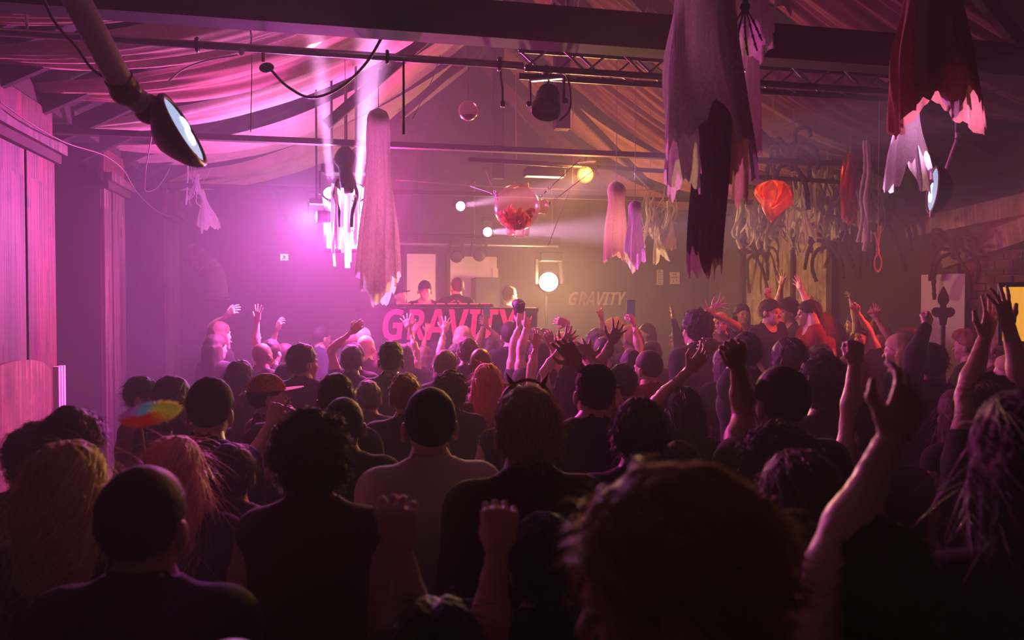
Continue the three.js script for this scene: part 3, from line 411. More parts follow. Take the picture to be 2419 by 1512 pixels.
  const sg = surface(shirt, sb.min.toArray(), sb.max.toArray(), [0.034, 0.026, 0.018][o.detail]); part(g, o.top || 'shirt', sg, clothMat[o.shirt || 'black']);
  const tl = inflate(legs, 0.02), pel = inflate(torso.slice(0, 1), 0.012), tr = union([...tl, ...pel], 0.04 * s); part(g, 'trousers', surface((x, y, z) => Math.max(tr(x, y, z), 0.07 - y, y - 0.93 * s), [-0.26 * s, 0.02, -0.2], [0.26 * s, 1.02 * s, 0.2], 0.04), clothMat[o.trousers || 'black']);
  for (const f of foot) { const m = part(g, 'shoe', shoeGeo, shoeMat); m.position.copy(f); }
  const put = (name, geo, mat, parent = g) => { const m = part(parent, name, geo, mat); m.applyMatrix4(hm); return m; };
  if (o.hair && o.hair !== 'bald') {
    const hc = [0.013, 0.0095, 0.0065][o.detail], v = o.hairSeed ?? (Math.abs(sd) % 3), curly = o.hair === 'curly' || o.hair === 'afro';
    const hg = o.detail > 0 ? hairWith(o.hair, v, hc, o.strands || (o.detail > 1 ? 2600 : 900), curly ? 0.03 : ['long', 'mid'].includes(o.hair) ? 0.1 : o.hair === 'buzz' ? 0.006 : 0.035, curly ? 0.012 : o.hair === 'buzz' ? 0.002 : 0.007, 0.3, curly ? 0.006 : 0) : null;
    put('hair', hairGeo(o.hair, v, hc), hairMat[o.hairColor || 'dark']); if (hg) put('loose_hair', hg, strandMat[o.hairColor || 'dark']).userData.kind = 'stuff';
  }
  if (o.face) { for (const k of [-1, 1]) { const e = put('eye', memo('eye', () => new THREE.SphereGeometry(0.0105, 12, 8)).clone().translate(k * 0.031, 0.074, -0.079), eyeMat); part(e, 'iris', memo('iris', () => new THREE.SphereGeometry(0.0062, 10, 8)).clone().translate(k * 0.031, 0.074, -0.0855), irisMat); } }
  if (o.hat) hats[o.hat](put, o);
  return { group: g, hm, hands, sh };
}
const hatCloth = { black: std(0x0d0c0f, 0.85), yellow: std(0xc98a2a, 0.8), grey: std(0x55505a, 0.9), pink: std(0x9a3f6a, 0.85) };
const hats = {
  cap(put, o) { // baseball cap
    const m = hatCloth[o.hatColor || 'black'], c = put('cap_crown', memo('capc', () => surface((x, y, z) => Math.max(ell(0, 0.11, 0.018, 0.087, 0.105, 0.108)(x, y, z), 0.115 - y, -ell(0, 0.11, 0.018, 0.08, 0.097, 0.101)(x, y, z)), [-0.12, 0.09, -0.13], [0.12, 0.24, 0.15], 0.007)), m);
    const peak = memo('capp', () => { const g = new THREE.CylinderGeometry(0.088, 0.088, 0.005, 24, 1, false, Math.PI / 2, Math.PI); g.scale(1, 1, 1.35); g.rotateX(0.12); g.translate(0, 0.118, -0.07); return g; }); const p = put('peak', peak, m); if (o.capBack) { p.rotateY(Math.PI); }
    return c;
  },
  bucket(put, o) { const pts = [[0.001, 0.225], [0.05, 0.223], [0.082, 0.21], [0.09, 0.17], [0.094, 0.125], [0.13, 0.09], [0.133, 0.086], [0.096, 0.118], [0.086, 0.16]].map((p) => new THREE.Vector2(...p)); const g = memo('bucket', () => { const q = new THREE.LatheGeometry(pts, 28); q.scale(0.98, 1, 1.14); q.translate(0, 0, 0.012); return q; }); put('bucket_hat', g, hatCloth[o.hatColor || 'black']); },
  beanie(put, o) { put('beanie', memo('beanie', () => surface((x, y, z) => Math.max(ell(0, 0.115, 0.02, 0.09, 0.11, 0.112)(x, y, z) + 0.002 * Math.sin(Math.atan2(x, z) * 40), 0.1 - y + 0.3 * Math.min(0, -z)), [-0.12, 0.03, -0.13], [0.12, 0.25, 0.16], 0.008)), hatCloth[o.hatColor || 'black']); },
};
// ---------- fittings of the big lights
const glow = (c, k) => std(0x000000, 0.4, { emissive: rgb(c), emissiveIntensity: k });
{ // blinder: a flat panel of strobe cells turned to the room
  const p = L.blinder.p, g = thing('blinder_light', 'dazzling pink-white strobe panel behind the hanging ghoul', 'stage light', p), dir = EYE.clone().sub(p).setY(-0.15).normalize(), q = new THREE.Quaternion().setFromUnitVectors(V(0, 0, 1), dir);
  const put = (n, geo, m) => part(g, n, geo.applyQuaternion(q), m);
  put('housing', new RoundedBoxGeometry(0.46, 0.62, 0.1, 2, 0.02).translate(0, 0, -0.09), M.blackMetal);
  for (let i = 0; i < 2; i++) for (let j = 0; j < 3; j++) put('lamp_cell', new RoundedBoxGeometry(0.18, 0.16, 0.03, 2, 0.01).translate(-0.1 + i * 0.2, -0.19 + j * 0.19, -0.03), glow([1.0, 0.72, 0.98], 14));
  put('bracket', bar(V(0, 0.3, -0.12), V(0, roofY(p.x) - p.y - 0.05, -0.12), 0.03, 0.03), M.blackMetal);
  for (const s of [-0.2, 0.2]) { const lp = p.clone().addScaledVector(dir, 0.07).add(V(s, 0, 0).applyQuaternion(q)); lamp(new THREE.PointLight(rgb(L.blinder.c[s < 0 ? 0 : 1]), L.blinder.i / 2), lp, null, 6); }
  put('added_flap', bx(0.012, 0.66, 0.28).translate(0.27, 0, 0.05), M.blackMetal);  // added flap, only there to cut the panel's light towards the right
  { const lp0 = at(748, 512, 7.75), to = V(-3, 2.75, -7.7), sd = to.clone().sub(lp0).normalize(), sl = lens('added_halo_light', 'added small white lamp whitening the halo left of the pink panel', lp0, sd, 0.06, [0.85, 0.95, 1.0], 30), lp = lp0.clone().addScaledVector(sd, 0.1); part(sl, 'hanger', rod(V(0, 0.15, 0), V(0, roofY(lp0.x) - lp0.y, 0), 0.01, 0.01, 8), M.blackMetal); lamp(new THREE.PointLight(rgb(L.blinder.side), L.blinder.sideI), lp, null, 4); }  // added lamp, whitens the glow in the haze beside the panel
}
function lens(name, label, p, dir, r, col, k, len = 2.4) { // a small moving head
  const g = thing(name, label, 'stage light', p), q = new THREE.Quaternion().setFromUnitVectors(V(0, 0, 1), dir.clone().normalize());
  const prof = [[0.001, -len], [0.8, -len], [1.05, -len + 0.4], [1.12, -0.3], [1.0, 0], [0.9, 0]].map(([a, b]) => new THREE.Vector2(a * r, b * r)); const body = new THREE.LatheGeometry(prof, 24); body.rotateX(Math.PI / 2); part(g, 'head', body.applyQuaternion(q), M.blackMetal);
  const front = new THREE.SphereGeometry(r * 0.92, 20, 8, 0, Math.PI * 2, 0, Math.PI / 2); front.scale(1, 0.25, 1); front.rotateX(Math.PI / 2); front.translate(0, 0, -r * 0.12); part(g, 'lens', front.applyQuaternion(q), glow(col, k));
  part(g, 'base', new RoundedBoxGeometry(r * 2.2, r * 0.9, r * 2.2, 2, r * 0.1).translate(0, r * 2.4, 0).applyQuaternion(new THREE.Quaternion()), M.blackMetal); for (const s of [-1, 1]) part(g, 'yoke_arm', bar(V(s * r * 1.25, -r * 0.2, 0), V(s * r * 1.25, r * 2.2, 0), r * 0.25, r * 0.7), M.blackMetal);
  return g;
}
{
  const p = L.warm.p; const ws = lens('warm_spotlight', 'dazzling warm white spotlight on the back of the stage', p, EYE.clone().sub(p), 0.15, [1, 0.86, 0.62], 40);
  part(ws, 'stand_pole', rod(V(0, -0.2, -0.12), V(0, 0.5 - p.y, -0.12), 0.02, 0.02, 10), M.blackMetal); part(ws, 'stand_base', new THREE.CylinderGeometry(0.22, 0.24, 0.03, 24).translate(0, 0.515 - p.y, -0.12), M.blackMetal); part(ws, 'stand_bracket', bar(V(0, -0.16, -0.12), V(0, 0, -0.1), 0.04, 0.04), M.blackMetal); const wd = EYE.clone().sub(p).normalize(), wp = p.clone().addScaledVector(wd, 0.2); lamp(new THREE.SpotLight(rgb(L.warm.c), L.warm.i, 0, 0.38, 1), wp, EYE, 5); lamp(new THREE.PointLight(rgb(L.warm.c), L.warm.spill), wp, null, 5);
  // two narrow beams that cross the stage to the right
  for (const [px, py, tx, ty, td, i, label] of [[1088, 487, 1560, 405, 6.5, 2600, 'upper narrow beam light shining right above the stage'], [1152, 548, 1640, 538, 6.0, 4000, 'lower narrow beam light shining right behind the glass pig']]) {
    const a = at(px, py, 11.8), b = at(tx, ty, td), d = b.clone().sub(a).normalize(); lens('beam_light', label, a, d.clone().add(EYE.clone().sub(a).normalize().multiplyScalar(0.5)), 0.075, [1, 0.8, 1], 14);
    lamp(new THREE.SpotLight(rgb([1, 0.45, 0.85]), i, 0, 0.042, 0.9), a.clone().addScaledVector(d, 0.12), b, 2);
  }
  // upward beams beside the blinder
  for (const [tx, ty, td, i, w, label] of [[925, -300, 3.6, 8500, 0.055, 'moving head throwing a pink beam straight up'], [725, -160, 5.4, 4200, 0.055, 'moving head throwing a fainter beam up to the left']]) {
    const a = at(tx > 800 ? 842 : 784, 455, 7.62), b = at(tx, ty, td), d = b.clone().sub(a).normalize(); const mh = lens('moving_head', label, a, d, 0.09, [1, 0.7, 1], 10); part(mh, 'hanger', rod(V(0, 0.2, 0), V(0, roofY(a.x) - a.y, 0), 0.012, 0.012, 8), M.blackMetal);
    lamp(new THREE.SpotLight(rgb([1, 0.4, 0.95]), i, 0, w, 0.7), a.clone().addScaledVector(d, 0.14), b, 2);
  }
}
// ---------- large round lamp on the swinging arm, and its twin on the right
function discLamp(name, label, c, normal, R, armPts, armR, k) {
  const g = thing(name, label, 'lamp', c), q = new THREE.Quaternion().setFromUnitVectors(V(0, 0, 1), normal.clone().normalize()), loc = (p) => p.clone().sub(c);
  const prof = [[0.001, -0.85], [0.3, -0.84], [0.62, -0.66], [0.95, -0.42], [1.14, -0.2], [1.2, -0.02], [1.16, 0.08], [1.04, 0.08], [1.02, 0.02]].map(([a, b]) => new THREE.Vector2(a * R, b * R)); const h = new THREE.LatheGeometry(prof, 48); h.rotateX(Math.PI / 2); part(g, 'housing', h.applyQuaternion(q), std(0x4a3a48, 0.45, { metalness: 0.3 }));
  const glass = new THREE.SphereGeometry(R * 1.6, 40, 10, 0, Math.PI * 2, 0, 0.7); glass.scale(1, 0.28, 1); glass.rotateX(Math.PI / 2); glass.translate(0, 0, -R * 0.33); const lm = glow([0.5, 0.66, 1.0], k); part(g, 'lamp_glass', glass.applyQuaternion(q), lm);
  for (const y of [-0.35, 0.15]) part(g, 'bulb', moved(new THREE.SphereGeometry(R * 0.2, 16, 10), 0, y * R, R * 0.12, 0, 0, 0, V(1.2, 1.5, 0.5)).applyQuaternion(q), glow([0.92, 0.96, 1.0], k * 1.8));
  part(g, 'bumper', new THREE.TorusGeometry(R * 1.13, R * 0.06, 8, 48).applyQuaternion(q), std(0x6a4a5e, 0.4));
  part(g, 'handle', new RoundedBoxGeometry(R * 0.2, R * 0.35, R * 0.2, 2, R * 0.05).translate(0, -R * 1.2, 0).applyQuaternion(q), M.whitePaint);
  if (armPts) { for (let i = 0; i + 1 < armPts.length; i++) { part(g, 'arm', rod(loc(armPts[i]), loc(armPts[i + 1]), armR, armR, 24), std(0xc9b4ba, 0.35)); part(g, 'joint', new THREE.SphereGeometry(armR * 1.25, 18, 12).translate(...loc(armPts[i + 1]).toArray()), std(0x6b5560, 0.4)); } part(g, 'collar', rod(loc(armPts[1]).lerp(loc(armPts[0]), 0.03), loc(armPts[1]).lerp(loc(armPts[0]), 0.1), armR * 1.12, armR * 1.12, 24), std(0x57424e, 0.4)); }
  return g;
}
{
  const right = V(1, 0, 0).transformDirection(camera.matrixWorld), up = V(0, 1, 0).transformDirection(camera.matrixWorld), back = V(0, 0, 1).transformDirection(camera.matrixWorld);
  const n = right.clone().multiplyScalar(0.88).addScaledVector(up, 0.47).addScaledVector(back, -0.06), c = at(432, 308, 3.35);
  discLamp('arm_lamp', 'big round surgical style lamp on a pipe arm at upper left', c, n, 0.14, [at(110, -130, 2.75), at(296, 214, 3.25), at(352, 258, 3.35)], 0.05, 0.85);
  const sp = lamp(new THREE.SpotLight(rgb([0.6, 0.72, 1.0]), 0.3, 0, 1.0, 0.8), c.clone().addScaledVector(n, 0.08), c.clone().addScaledVector(n, 1), 5);
  const c2 = at(2206, 448, 5.4), n2 = right.clone().multiplyScalar(-0.93).addScaledVector(up, 0.1).addScaledVector(back, -0.25);
  discLamp('pole_lamp', 'round bluish lamp seen edge on at the right', c2, n2, 0.14, [(() => { const q = at(2264, 120, 5.5); q.y = roofY(q.x) + 0.02; return q; })(), at(2262, 330, 5.5), at(2222, 440, 5.5)], 0.016, 0.8);
  lamp(new THREE.SpotLight(rgb([0.6, 0.72, 1.0]), 0.12, 0, 1.0, 0.8), c2.clone().addScaledVector(n2, 0.08), c2.clone().addScaledVector(n2, 1), 5);
}
// ---------- cloth ghosts
function ghostCloth(len, headR, wide, sd, o = {}) {
  const nt = 44, na = 72, pos = [], uv = [], idx = [], pl = o.pleats || 9, ragged = o.ragged ?? 0.25;
  for (let i = 0; i <= nt; i++) for (let j = 0; j <= na; j++) {
    const t = i / nt, a = j / na * Math.PI * 2, corner = Math.pow(Math.abs(Math.cos(a + sd)), 1.6) * 0.7 + 0.3 * noise(Math.cos(a) * 4 + sd, Math.sin(a) * 4, 9), L_ = len * (1 - ragged * (1 - corner) - 0.05 * noise(Math.cos(a) * 9 + sd, Math.sin(a) * 9, 5));
    const y = t * L_, cap = Math.min(1, y / (headR * 1.1)), r0 = headR * Math.sqrt(Math.max(0, 1 - (1 - cap) * (1 - cap))), grow = smooth(headR, len, y), fold = Math.sin(a * pl + noise(Math.cos(a) * 2 + sd, Math.sin(a) * 2, y * 2) * 5) * 0.5 + Math.sin(a * (pl * 2 + 3) + sd) * 0.2;
    const r = (r0 + (wide - headR) * grow) * (1 + fold * 0.24 * smooth(headR * 0.8, headR * 4, y)) * (1 - 0.12 * smooth(0.1, 0.25, y / len) * (1 - smooth(0.25, 0.6, y / len))), sway = 0.05 * (noise(t * 2, sd, 1) - 0.5) * len;
    pos.push(Math.cos(a) * r + sway * t, -y, Math.sin(a) * r * (o.flat || 0.8)); uv.push(j / na * 2, y); if (i && j) { const q = i * (na + 1) + j; idx.push(q, q - na - 1, q - 1, q - 1, q - na - 1, q - na - 2); }
  }
  const g = new THREE.BufferGeometry(); g.setAttribute('position', new THREE.Float32BufferAttribute(pos, 3)); g.setAttribute('uv', new THREE.Float32BufferAttribute(uv, 2)); g.setIndex(idx); g.computeVertexNormals(); return g;
}
const ghostWhite = veil([0.95, 0.88, 0.94], 0.62), ghostGrey = veil([0.85, 0.74, 0.8], 0.55), ghostDark = veil([0.3, 0.14, 0.26], 0.4), gauze = veil([0.9, 0.86, 0.82], 0.45), ghostTan = veil([0.75, 0.58, 0.46], 0.58), ghostRed = veil([0.5, 0.2, 0.2], 0.5);
function ghost(label, p, len, headR, wide, sd, mat, o = {}) {
  const g = thing('cloth_ghost', label, 'decoration', p, 'cloth ghosts'); g.rotation.y = o.turn || 0;
  const c = part(g, 'cloth', ghostCloth(len, headR, wide, sd, o), mat); part(g, 'stuffed_head', new THREE.SphereGeometry(headR * 0.8, 16, 12).translate(0, -headR * 0.95, 0), M.whitePaint);
  const up = roofY(p.x) - 0.02 - p.y; part(g, 'string', rod(V(0, -headR * 0.3, 0), V(0, up, 0), 0.003, 0.003, 5), M.string);
  return g;
}
{
  ghost('long pale cloth ghost hanging in front of the dazzling strobe', at(894, 254, 5.6), 1.44, 0.078, 0.15, 1.3, ghostWhite, { ragged: 0.22, pleats: 8 });
  const B = ghost('huge layered pale and purple cloth ghost hanging nearest, right of centre', at(1668, -170, 3.7), 1.25, 0.15, 0.215, 2.9, ghostWhite, { ragged: 0.35, pleats: 6 });
  part(B, 'inner_cloth', moved(ghostCloth(1.68, 0.09, 0.085, 5.1, { ragged: 0.1, pleats: 6 }), 0.025, 0, 0), ghostDark); part(B, 'loose_fold', moved(ghostCloth(1.0, 0.02, 0.09, 1.9, { ragged: 0.35, pleats: 4 }), -0.15, -0.3, 0.04), ghostWhite); part(B, 'loose_fold', moved(ghostCloth(1.15, 0.02, 0.1, 0.4, { ragged: 0.3, pleats: 4 }), 0.15, -0.22, -0.03), ghostTan);
  const S = ghost('short gathered cloth ghost behind the skeleton hand', at(1772, -120, 3.95), 0.62, 0.09, 0.14, 4.2, ghostGrey, { ragged: 0.4, pleats: 6 }); part(S, 'lace_strip', moved(ghostCloth(0.95, 0.015, 0.055, 0.9, { ragged: 0.04, pleats: 4 }), 0.02, -0.1, 0), gauze);
  ghost('brownish slim cloth ghost, left one of the small pair', at(1456, 428, 7.2), 0.76, 0.085, 0.1, 6.1, ghostTan, { ragged: 0.12, pleats: 9, top: 3.4 });
  ghost('white pink-lit cloth ghost, right one of the small pair', at(1500, 474, 6.9), 0.66, 0.06, 0.105, 7.7, ghostWhite, { ragged: 0.4, pleats: 6, top: 3.3 });
  const E = ghost('big dim reddish cloth ghost at the far right', at(2208, -150, 3.7), 0.98, 0.14, 0.2, 8.8, ghostRed, { ragged: 0.25, pleats: 8 }); part(E, 'inner_cloth', ghostCloth(0.85, 0.1, 0.13, 3.3, { ragged: 0.3, pleats: 6 }), ghostDark);
  ghost('torn pinkish cloth ghost hanging below the dim reddish one', at(2148, 205, 4.3), 0.62, 0.06, 0.13, 9.4, ghostWhite, { ragged: 0.45, pleats: 5, top: 3.9 });
  ghost('small pale rag ghost at the top edge right of the skeleton hand', at(1848, -60, 4.2), 0.22, 0.03, 0.05, 3.1, ghostGrey, { ragged: 0.4, pleats: 4 });
  // hooded ghoul in front of the strobe
  const p = at(816, 352, 7.3), g = thing('hanging_ghoul', 'dark hooded ghoul with white gauze fringe before the strobe', 'decoration', p);
  const hood = surface((x, y, z) => Math.min(ell(0, -0.1, 0, 0.095, 0.12, 0.09)(x, y, z), bone(V(0, -0.12, 0), V(0.01, -0.36, 0), 0.085, 0.055)(x, y, z)) + 0.03 * (noise(x * 16, y * 10, z * 16) - 0.5), [-0.15, -0.46, -0.15], [0.15, 0.06, 0.15], 0.012); part(g, 'hood', hood, std(0x171019, 0.95));
  for (let i = 0; i < 22; i++) { const a = i / 22 * Math.PI * 2, r = 0.08 + 0.13 * hash3(i, 3, 1), l = 0.35 + 0.35 * hash3(i, 4, 1), x = Math.cos(a) * r, z = Math.sin(a) * r * 0.6; const st = new THREE.PlaneGeometry(0.022 + 0.03 * hash3(i, 5, 1), l, 2, 14), q = st.attributes.position; for (let k = 0; k < q.count; k++) q.setXYZ(k, q.getX(k) + 0.012 * noise(q.getY(k) * 9, i, 2), q.getY(k) - l / 2, q.getZ(k) + 0.03 * (noise(q.getY(k) * 6, i, 4) - 0.5)); st.rotateY(a + 1.57); st.translate(x, -0.3 - 0.14 * hash3(i, 6, 1), z); st.computeVertexNormals(); part(g, 'gauze_strip', st, gauze); }
  part(g, 'string', rod(V(0, 0, 0), V(0, roofY(p.x) - p.y, 0), 0.003, 0.003, 5), M.string); for (const s of [-1, 1]) part(g, 'arm_rag', tube([V(s * 0.07, -0.28, 0), V(s * 0.1, -0.42, 0.04), V(s * 0.06, -0.58, 0.06), V(s * 0.05, -0.72, 0.06)], 0.016), std(0x20161f, 0.95));
  // skeleton hand
  const h = thing('skeleton_hand', 'black plastic skeleton hand hanging fingers down', 'decoration', at(1760, 14, 3.75)); part(h, 'forearm_bone', rod(V(0, 0.3, 0), V(0, 0, 0), 0.011, 0.014, 8), M.black); part(h, 'wrist', new THREE.SphereGeometry(0.024, 12, 8).translate(0, -0.005, 0), M.black);
  for (let i = 0; i < 5; i++) { const a = (i - 2) * 0.24, L_ = [0.17, 0.21, 0.22, 0.2, 0.16][i]; const f = new THREE.Group(); f.name = 'finger'; h.add(f); let q = V(Math.sin(a) * 0.02, -0.02, 0), an = a * 1.25; for (let k = 0; k < 4; k++) { const e = q.clone().add(V(Math.sin(an), -Math.cos(an), 0.12 * k).multiplyScalar(L_ * [0.36, 0.26, 0.21, 0.17][k])); part(f, 'bone', merge([rod(q, e, 0.0052, 0.004, 7), new THREE.SphereGeometry(0.0075, 8, 6).translate(q.x, q.y, q.z)]), M.black); q = e; an *= 0.72; } }
}
// ---------- glass pig on carabiners
{
  const c = at(1221, 490, 6.6), R = 0.19, g = thing('glass_pig', 'clear round glass pig with orange leaves hanging over the crowd', 'ornament', c), glass = phys({ color: 0xf6e6e2, roughness: 0.12, transmission: 0.88, thickness: 0, ior: 1.5 });
  part(g, 'glass_body', new THREE.SphereGeometry(R, 48, 32), glass);
  const sn = new THREE.LatheGeometry([[0.001, 0.075], [0.055, 0.072], [0.062, 0.05], [0.055, 0.02], [0.06, 0]].map((p) => new THREE.Vector2(...p)), 24); sn.rotateZ(-Math.PI / 2); sn.translate(R * 0.95, 0.01, 0.02); part(g, 'snout', sn, glass);
  for (const [x, z] of [[-0.08, 0.06], [-0.03, -0.07], [0.07, 0.06], [0.06, -0.07]]) { const f = new THREE.LatheGeometry([[0.022, 0], [0.03, -0.03], [0.032, -0.055], [0.026, -0.07], [0.001, -0.072]].map((p) => new THREE.Vector2(...p)), 16); f.rotateZ(-x * 4); f.translate(x * 1.05, -R * 0.88, z); part(g, 'foot', f, glass); }
  for (const s of [-1, 1]) part(g, 'ear', moved(new THREE.ConeGeometry(0.026, 0.05, 12), s * 0.05 + 0.03, R * 0.98, 0.03, 0, 0, -s * 0.4), glass);
  const leafM = [std(0xe8741c, 0.7), std(0xc65212, 0.7), std(0xf09a2a, 0.7), std(0x8a3a12, 0.7)].map((m) => { const q = phys({ color: m.color, roughness: 0.8, transmission: 0.35, thickness: 0 }); return q; });
  const leafShape = new THREE.Shape(); leafShape.moveTo(0, -0.035); leafShape.quadraticCurveTo(0.028, -0.01, 0.022, 0.012); leafShape.quadraticCurveTo(0.012, 0.02, 0, 0.04); leafShape.quadraticCurveTo(-0.014, 0.02, -0.02, 0.008); leafShape.quadraticCurveTo(-0.026, -0.012, 0, -0.035); const lg = new THREE.ShapeGeometry(leafShape, 4); { const q = lg.attributes.position; for (let i = 0; i < q.count; i++) q.setZ(i, 0.35 * Math.abs(q.getX(i)) + 2 * q.getY(i) * q.getY(i)); lg.computeVertexNormals(); }
  for (let i = 0; i < 230; i++) { const y = -R * 0.92 + R * 0.8 * Math.pow(rnd(), 0.8), rad = Math.sqrt(Math.max(0, R * R * 0.88 - y * y)) * Math.sqrt(rnd()), a = rr(0, 6.283); const m = part(g, 'leaf', lg, leafM[i % 4]); m.position.set(Math.cos(a) * rad * 0.92, y, Math.sin(a) * rad * 0.92); m.rotation.set(rr(0, 6), rr(0, 6), rr(0, 6)); m.scale.setScalar(rr(0.7, 1.05)); }
  const hang = [[[-0.17, 0.06, 0.05], at(1148, 405, 6.7)], [[-0.12, 0.1, -0.08], at(1112, 440, 7.0)], [[0.17, 0.07, 0.06], at(1372, 375, 7.2)], [[0.2, -0.02, -0.02], at(1412, 395, 7.6)]];
  hang.forEach(([o, e], i) => { const a = V(...o), b = e.clone().sub(c), m = a.clone().lerp(b, 0.3), line = new THREE.Group(); line.name = 'hanging_line'; g.add(line); part(line, 'wire', rod(m, b, 0.0035, 0.0035, 5), M.steel); const ch = a.clone().lerp(m, 0.5); for (let k = 0; k < 3; k++) { const q = a.clone().lerp(m, (k + 0.5) / 3), t = new THREE.TorusGeometry(0.017, 0.0038, 6, 14); t.scale(0.6, 1.25, 1); if (k % 2) t.rotateY(1.57); t.applyQuaternion(new THREE.Quaternion().setFromUnitVectors(V(0, 1, 0), m.clone().sub(a).normalize())); part(line, 'link', t.translate(q.x, q.y, q.z), M.steel); } });
  const bb = thing('glass_globe', 'faint clear glass globe lamp hanging left of the par can', 'ornament', at(1106, 262, 6)); part(bb, 'globe', new THREE.SphereGeometry(0.075, 28, 20), glass); part(bb, 'reflector', new THREE.SphereGeometry(0.072, 24, 8, 0, 6.283, 2.1, 1.04), M.steel); part(bb, 'string', rod(V(0, 0.07, 0), V(0, 1.3, 0), 0.0025, 0.0025, 5), M.string);
}
// ---------- spiders, webs and streamers along the right wall
const fuzz = std(0x17121a, 0.95);
function fuzzyTube(pts, r, sd) { const c = new THREE.CatmullRomCurve3(pts), g = new THREE.TubeGeometry(c, 26, r, 7), p = g.attributes.position, n = g.attributes.normal; for (let i = 0; i < p.count; i++) { const k = r * 0.8 * (noise(p.getX(i) * 60 + sd, p.getY(i) * 60, p.getZ(i) * 60) - 0.4); p.setXYZ(i, p.getX(i) + n.getX(i) * k, p.getY(i) + n.getY(i) * k, p.getZ(i) + n.getZ(i) * k); } g.computeVertexNormals(); return g; }
function spider(label, p, size, turn, sd, tilt = 0, string = 0) {
  const g = thing('giant_spider', label, 'decoration', p, 'giant fuzzy spiders'); g.rotation.set(tilt, turn, 0); const h = (k) => hash3(sd, k, 3);
  const rough = (x, y, z) => 0.015 * size * (noise(x * 60, y * 60, z * 60) - 0.5); part(g, 'abdomen', surface((x, y, z) => ell(0, 0.08 * size, 0, 0.15 * size, 0.19 * size, 0.14 * size)(x, y, z) + rough(x, y, z), [-0.2 * size, -0.16 * size, -0.2 * size], [0.2 * size, 0.32 * size, 0.2 * size], 0.016), fuzz); part(g, 'head', surface((x, y, z) => ell(0, -0.16 * size, 0.02, 0.08 * size, 0.09 * size, 0.08 * size)(x, y, z) + rough(x, y, z), [-0.12 * size, -0.3 * size, -0.12 * size], [0.12 * size, -0.02 * size, 0.14 * size], 0.013), fuzz);
  if (string) part(g, 'string', rod(V(0, 0.2 * size, 0), V(0, roofY(p.x) - p.y, 0), 0.003, 0.003, 5), M.string); for (let i = 0; i < 8; i++) { const s = i < 4 ? -1 : 1, k = i % 4, a = -0.9 + k * 0.6 + (h(i) - 0.5) * 0.5, l = size * (0.5 + 0.25 * h(i + 9)); const q0 = V(s * 0.07 * size, -0.1 * size + k * 0.05 * size, 0), q1 = V(s * l * 0.5 * Math.cos(a), q0.y + l * 0.45 * Math.sin(a) + 0.12 * size, 0.16 * size), q2 = V(s * l * 0.95 * Math.cos(a), q0.y + l * 0.8 * Math.sin(a) - 0.05 * size, 0.1 * size), q3 = V(s * l * (0.8 + 0.5 * h(i + 20)) * Math.cos(a), q0.y + l * Math.sin(a) - (0.25 + 0.25 * h(i + 30)) * size, 0.02); part(g, 'leg', fuzzyTube([q0, q1, q2, q3], 0.036 * size, sd + i), fuzz); }
}
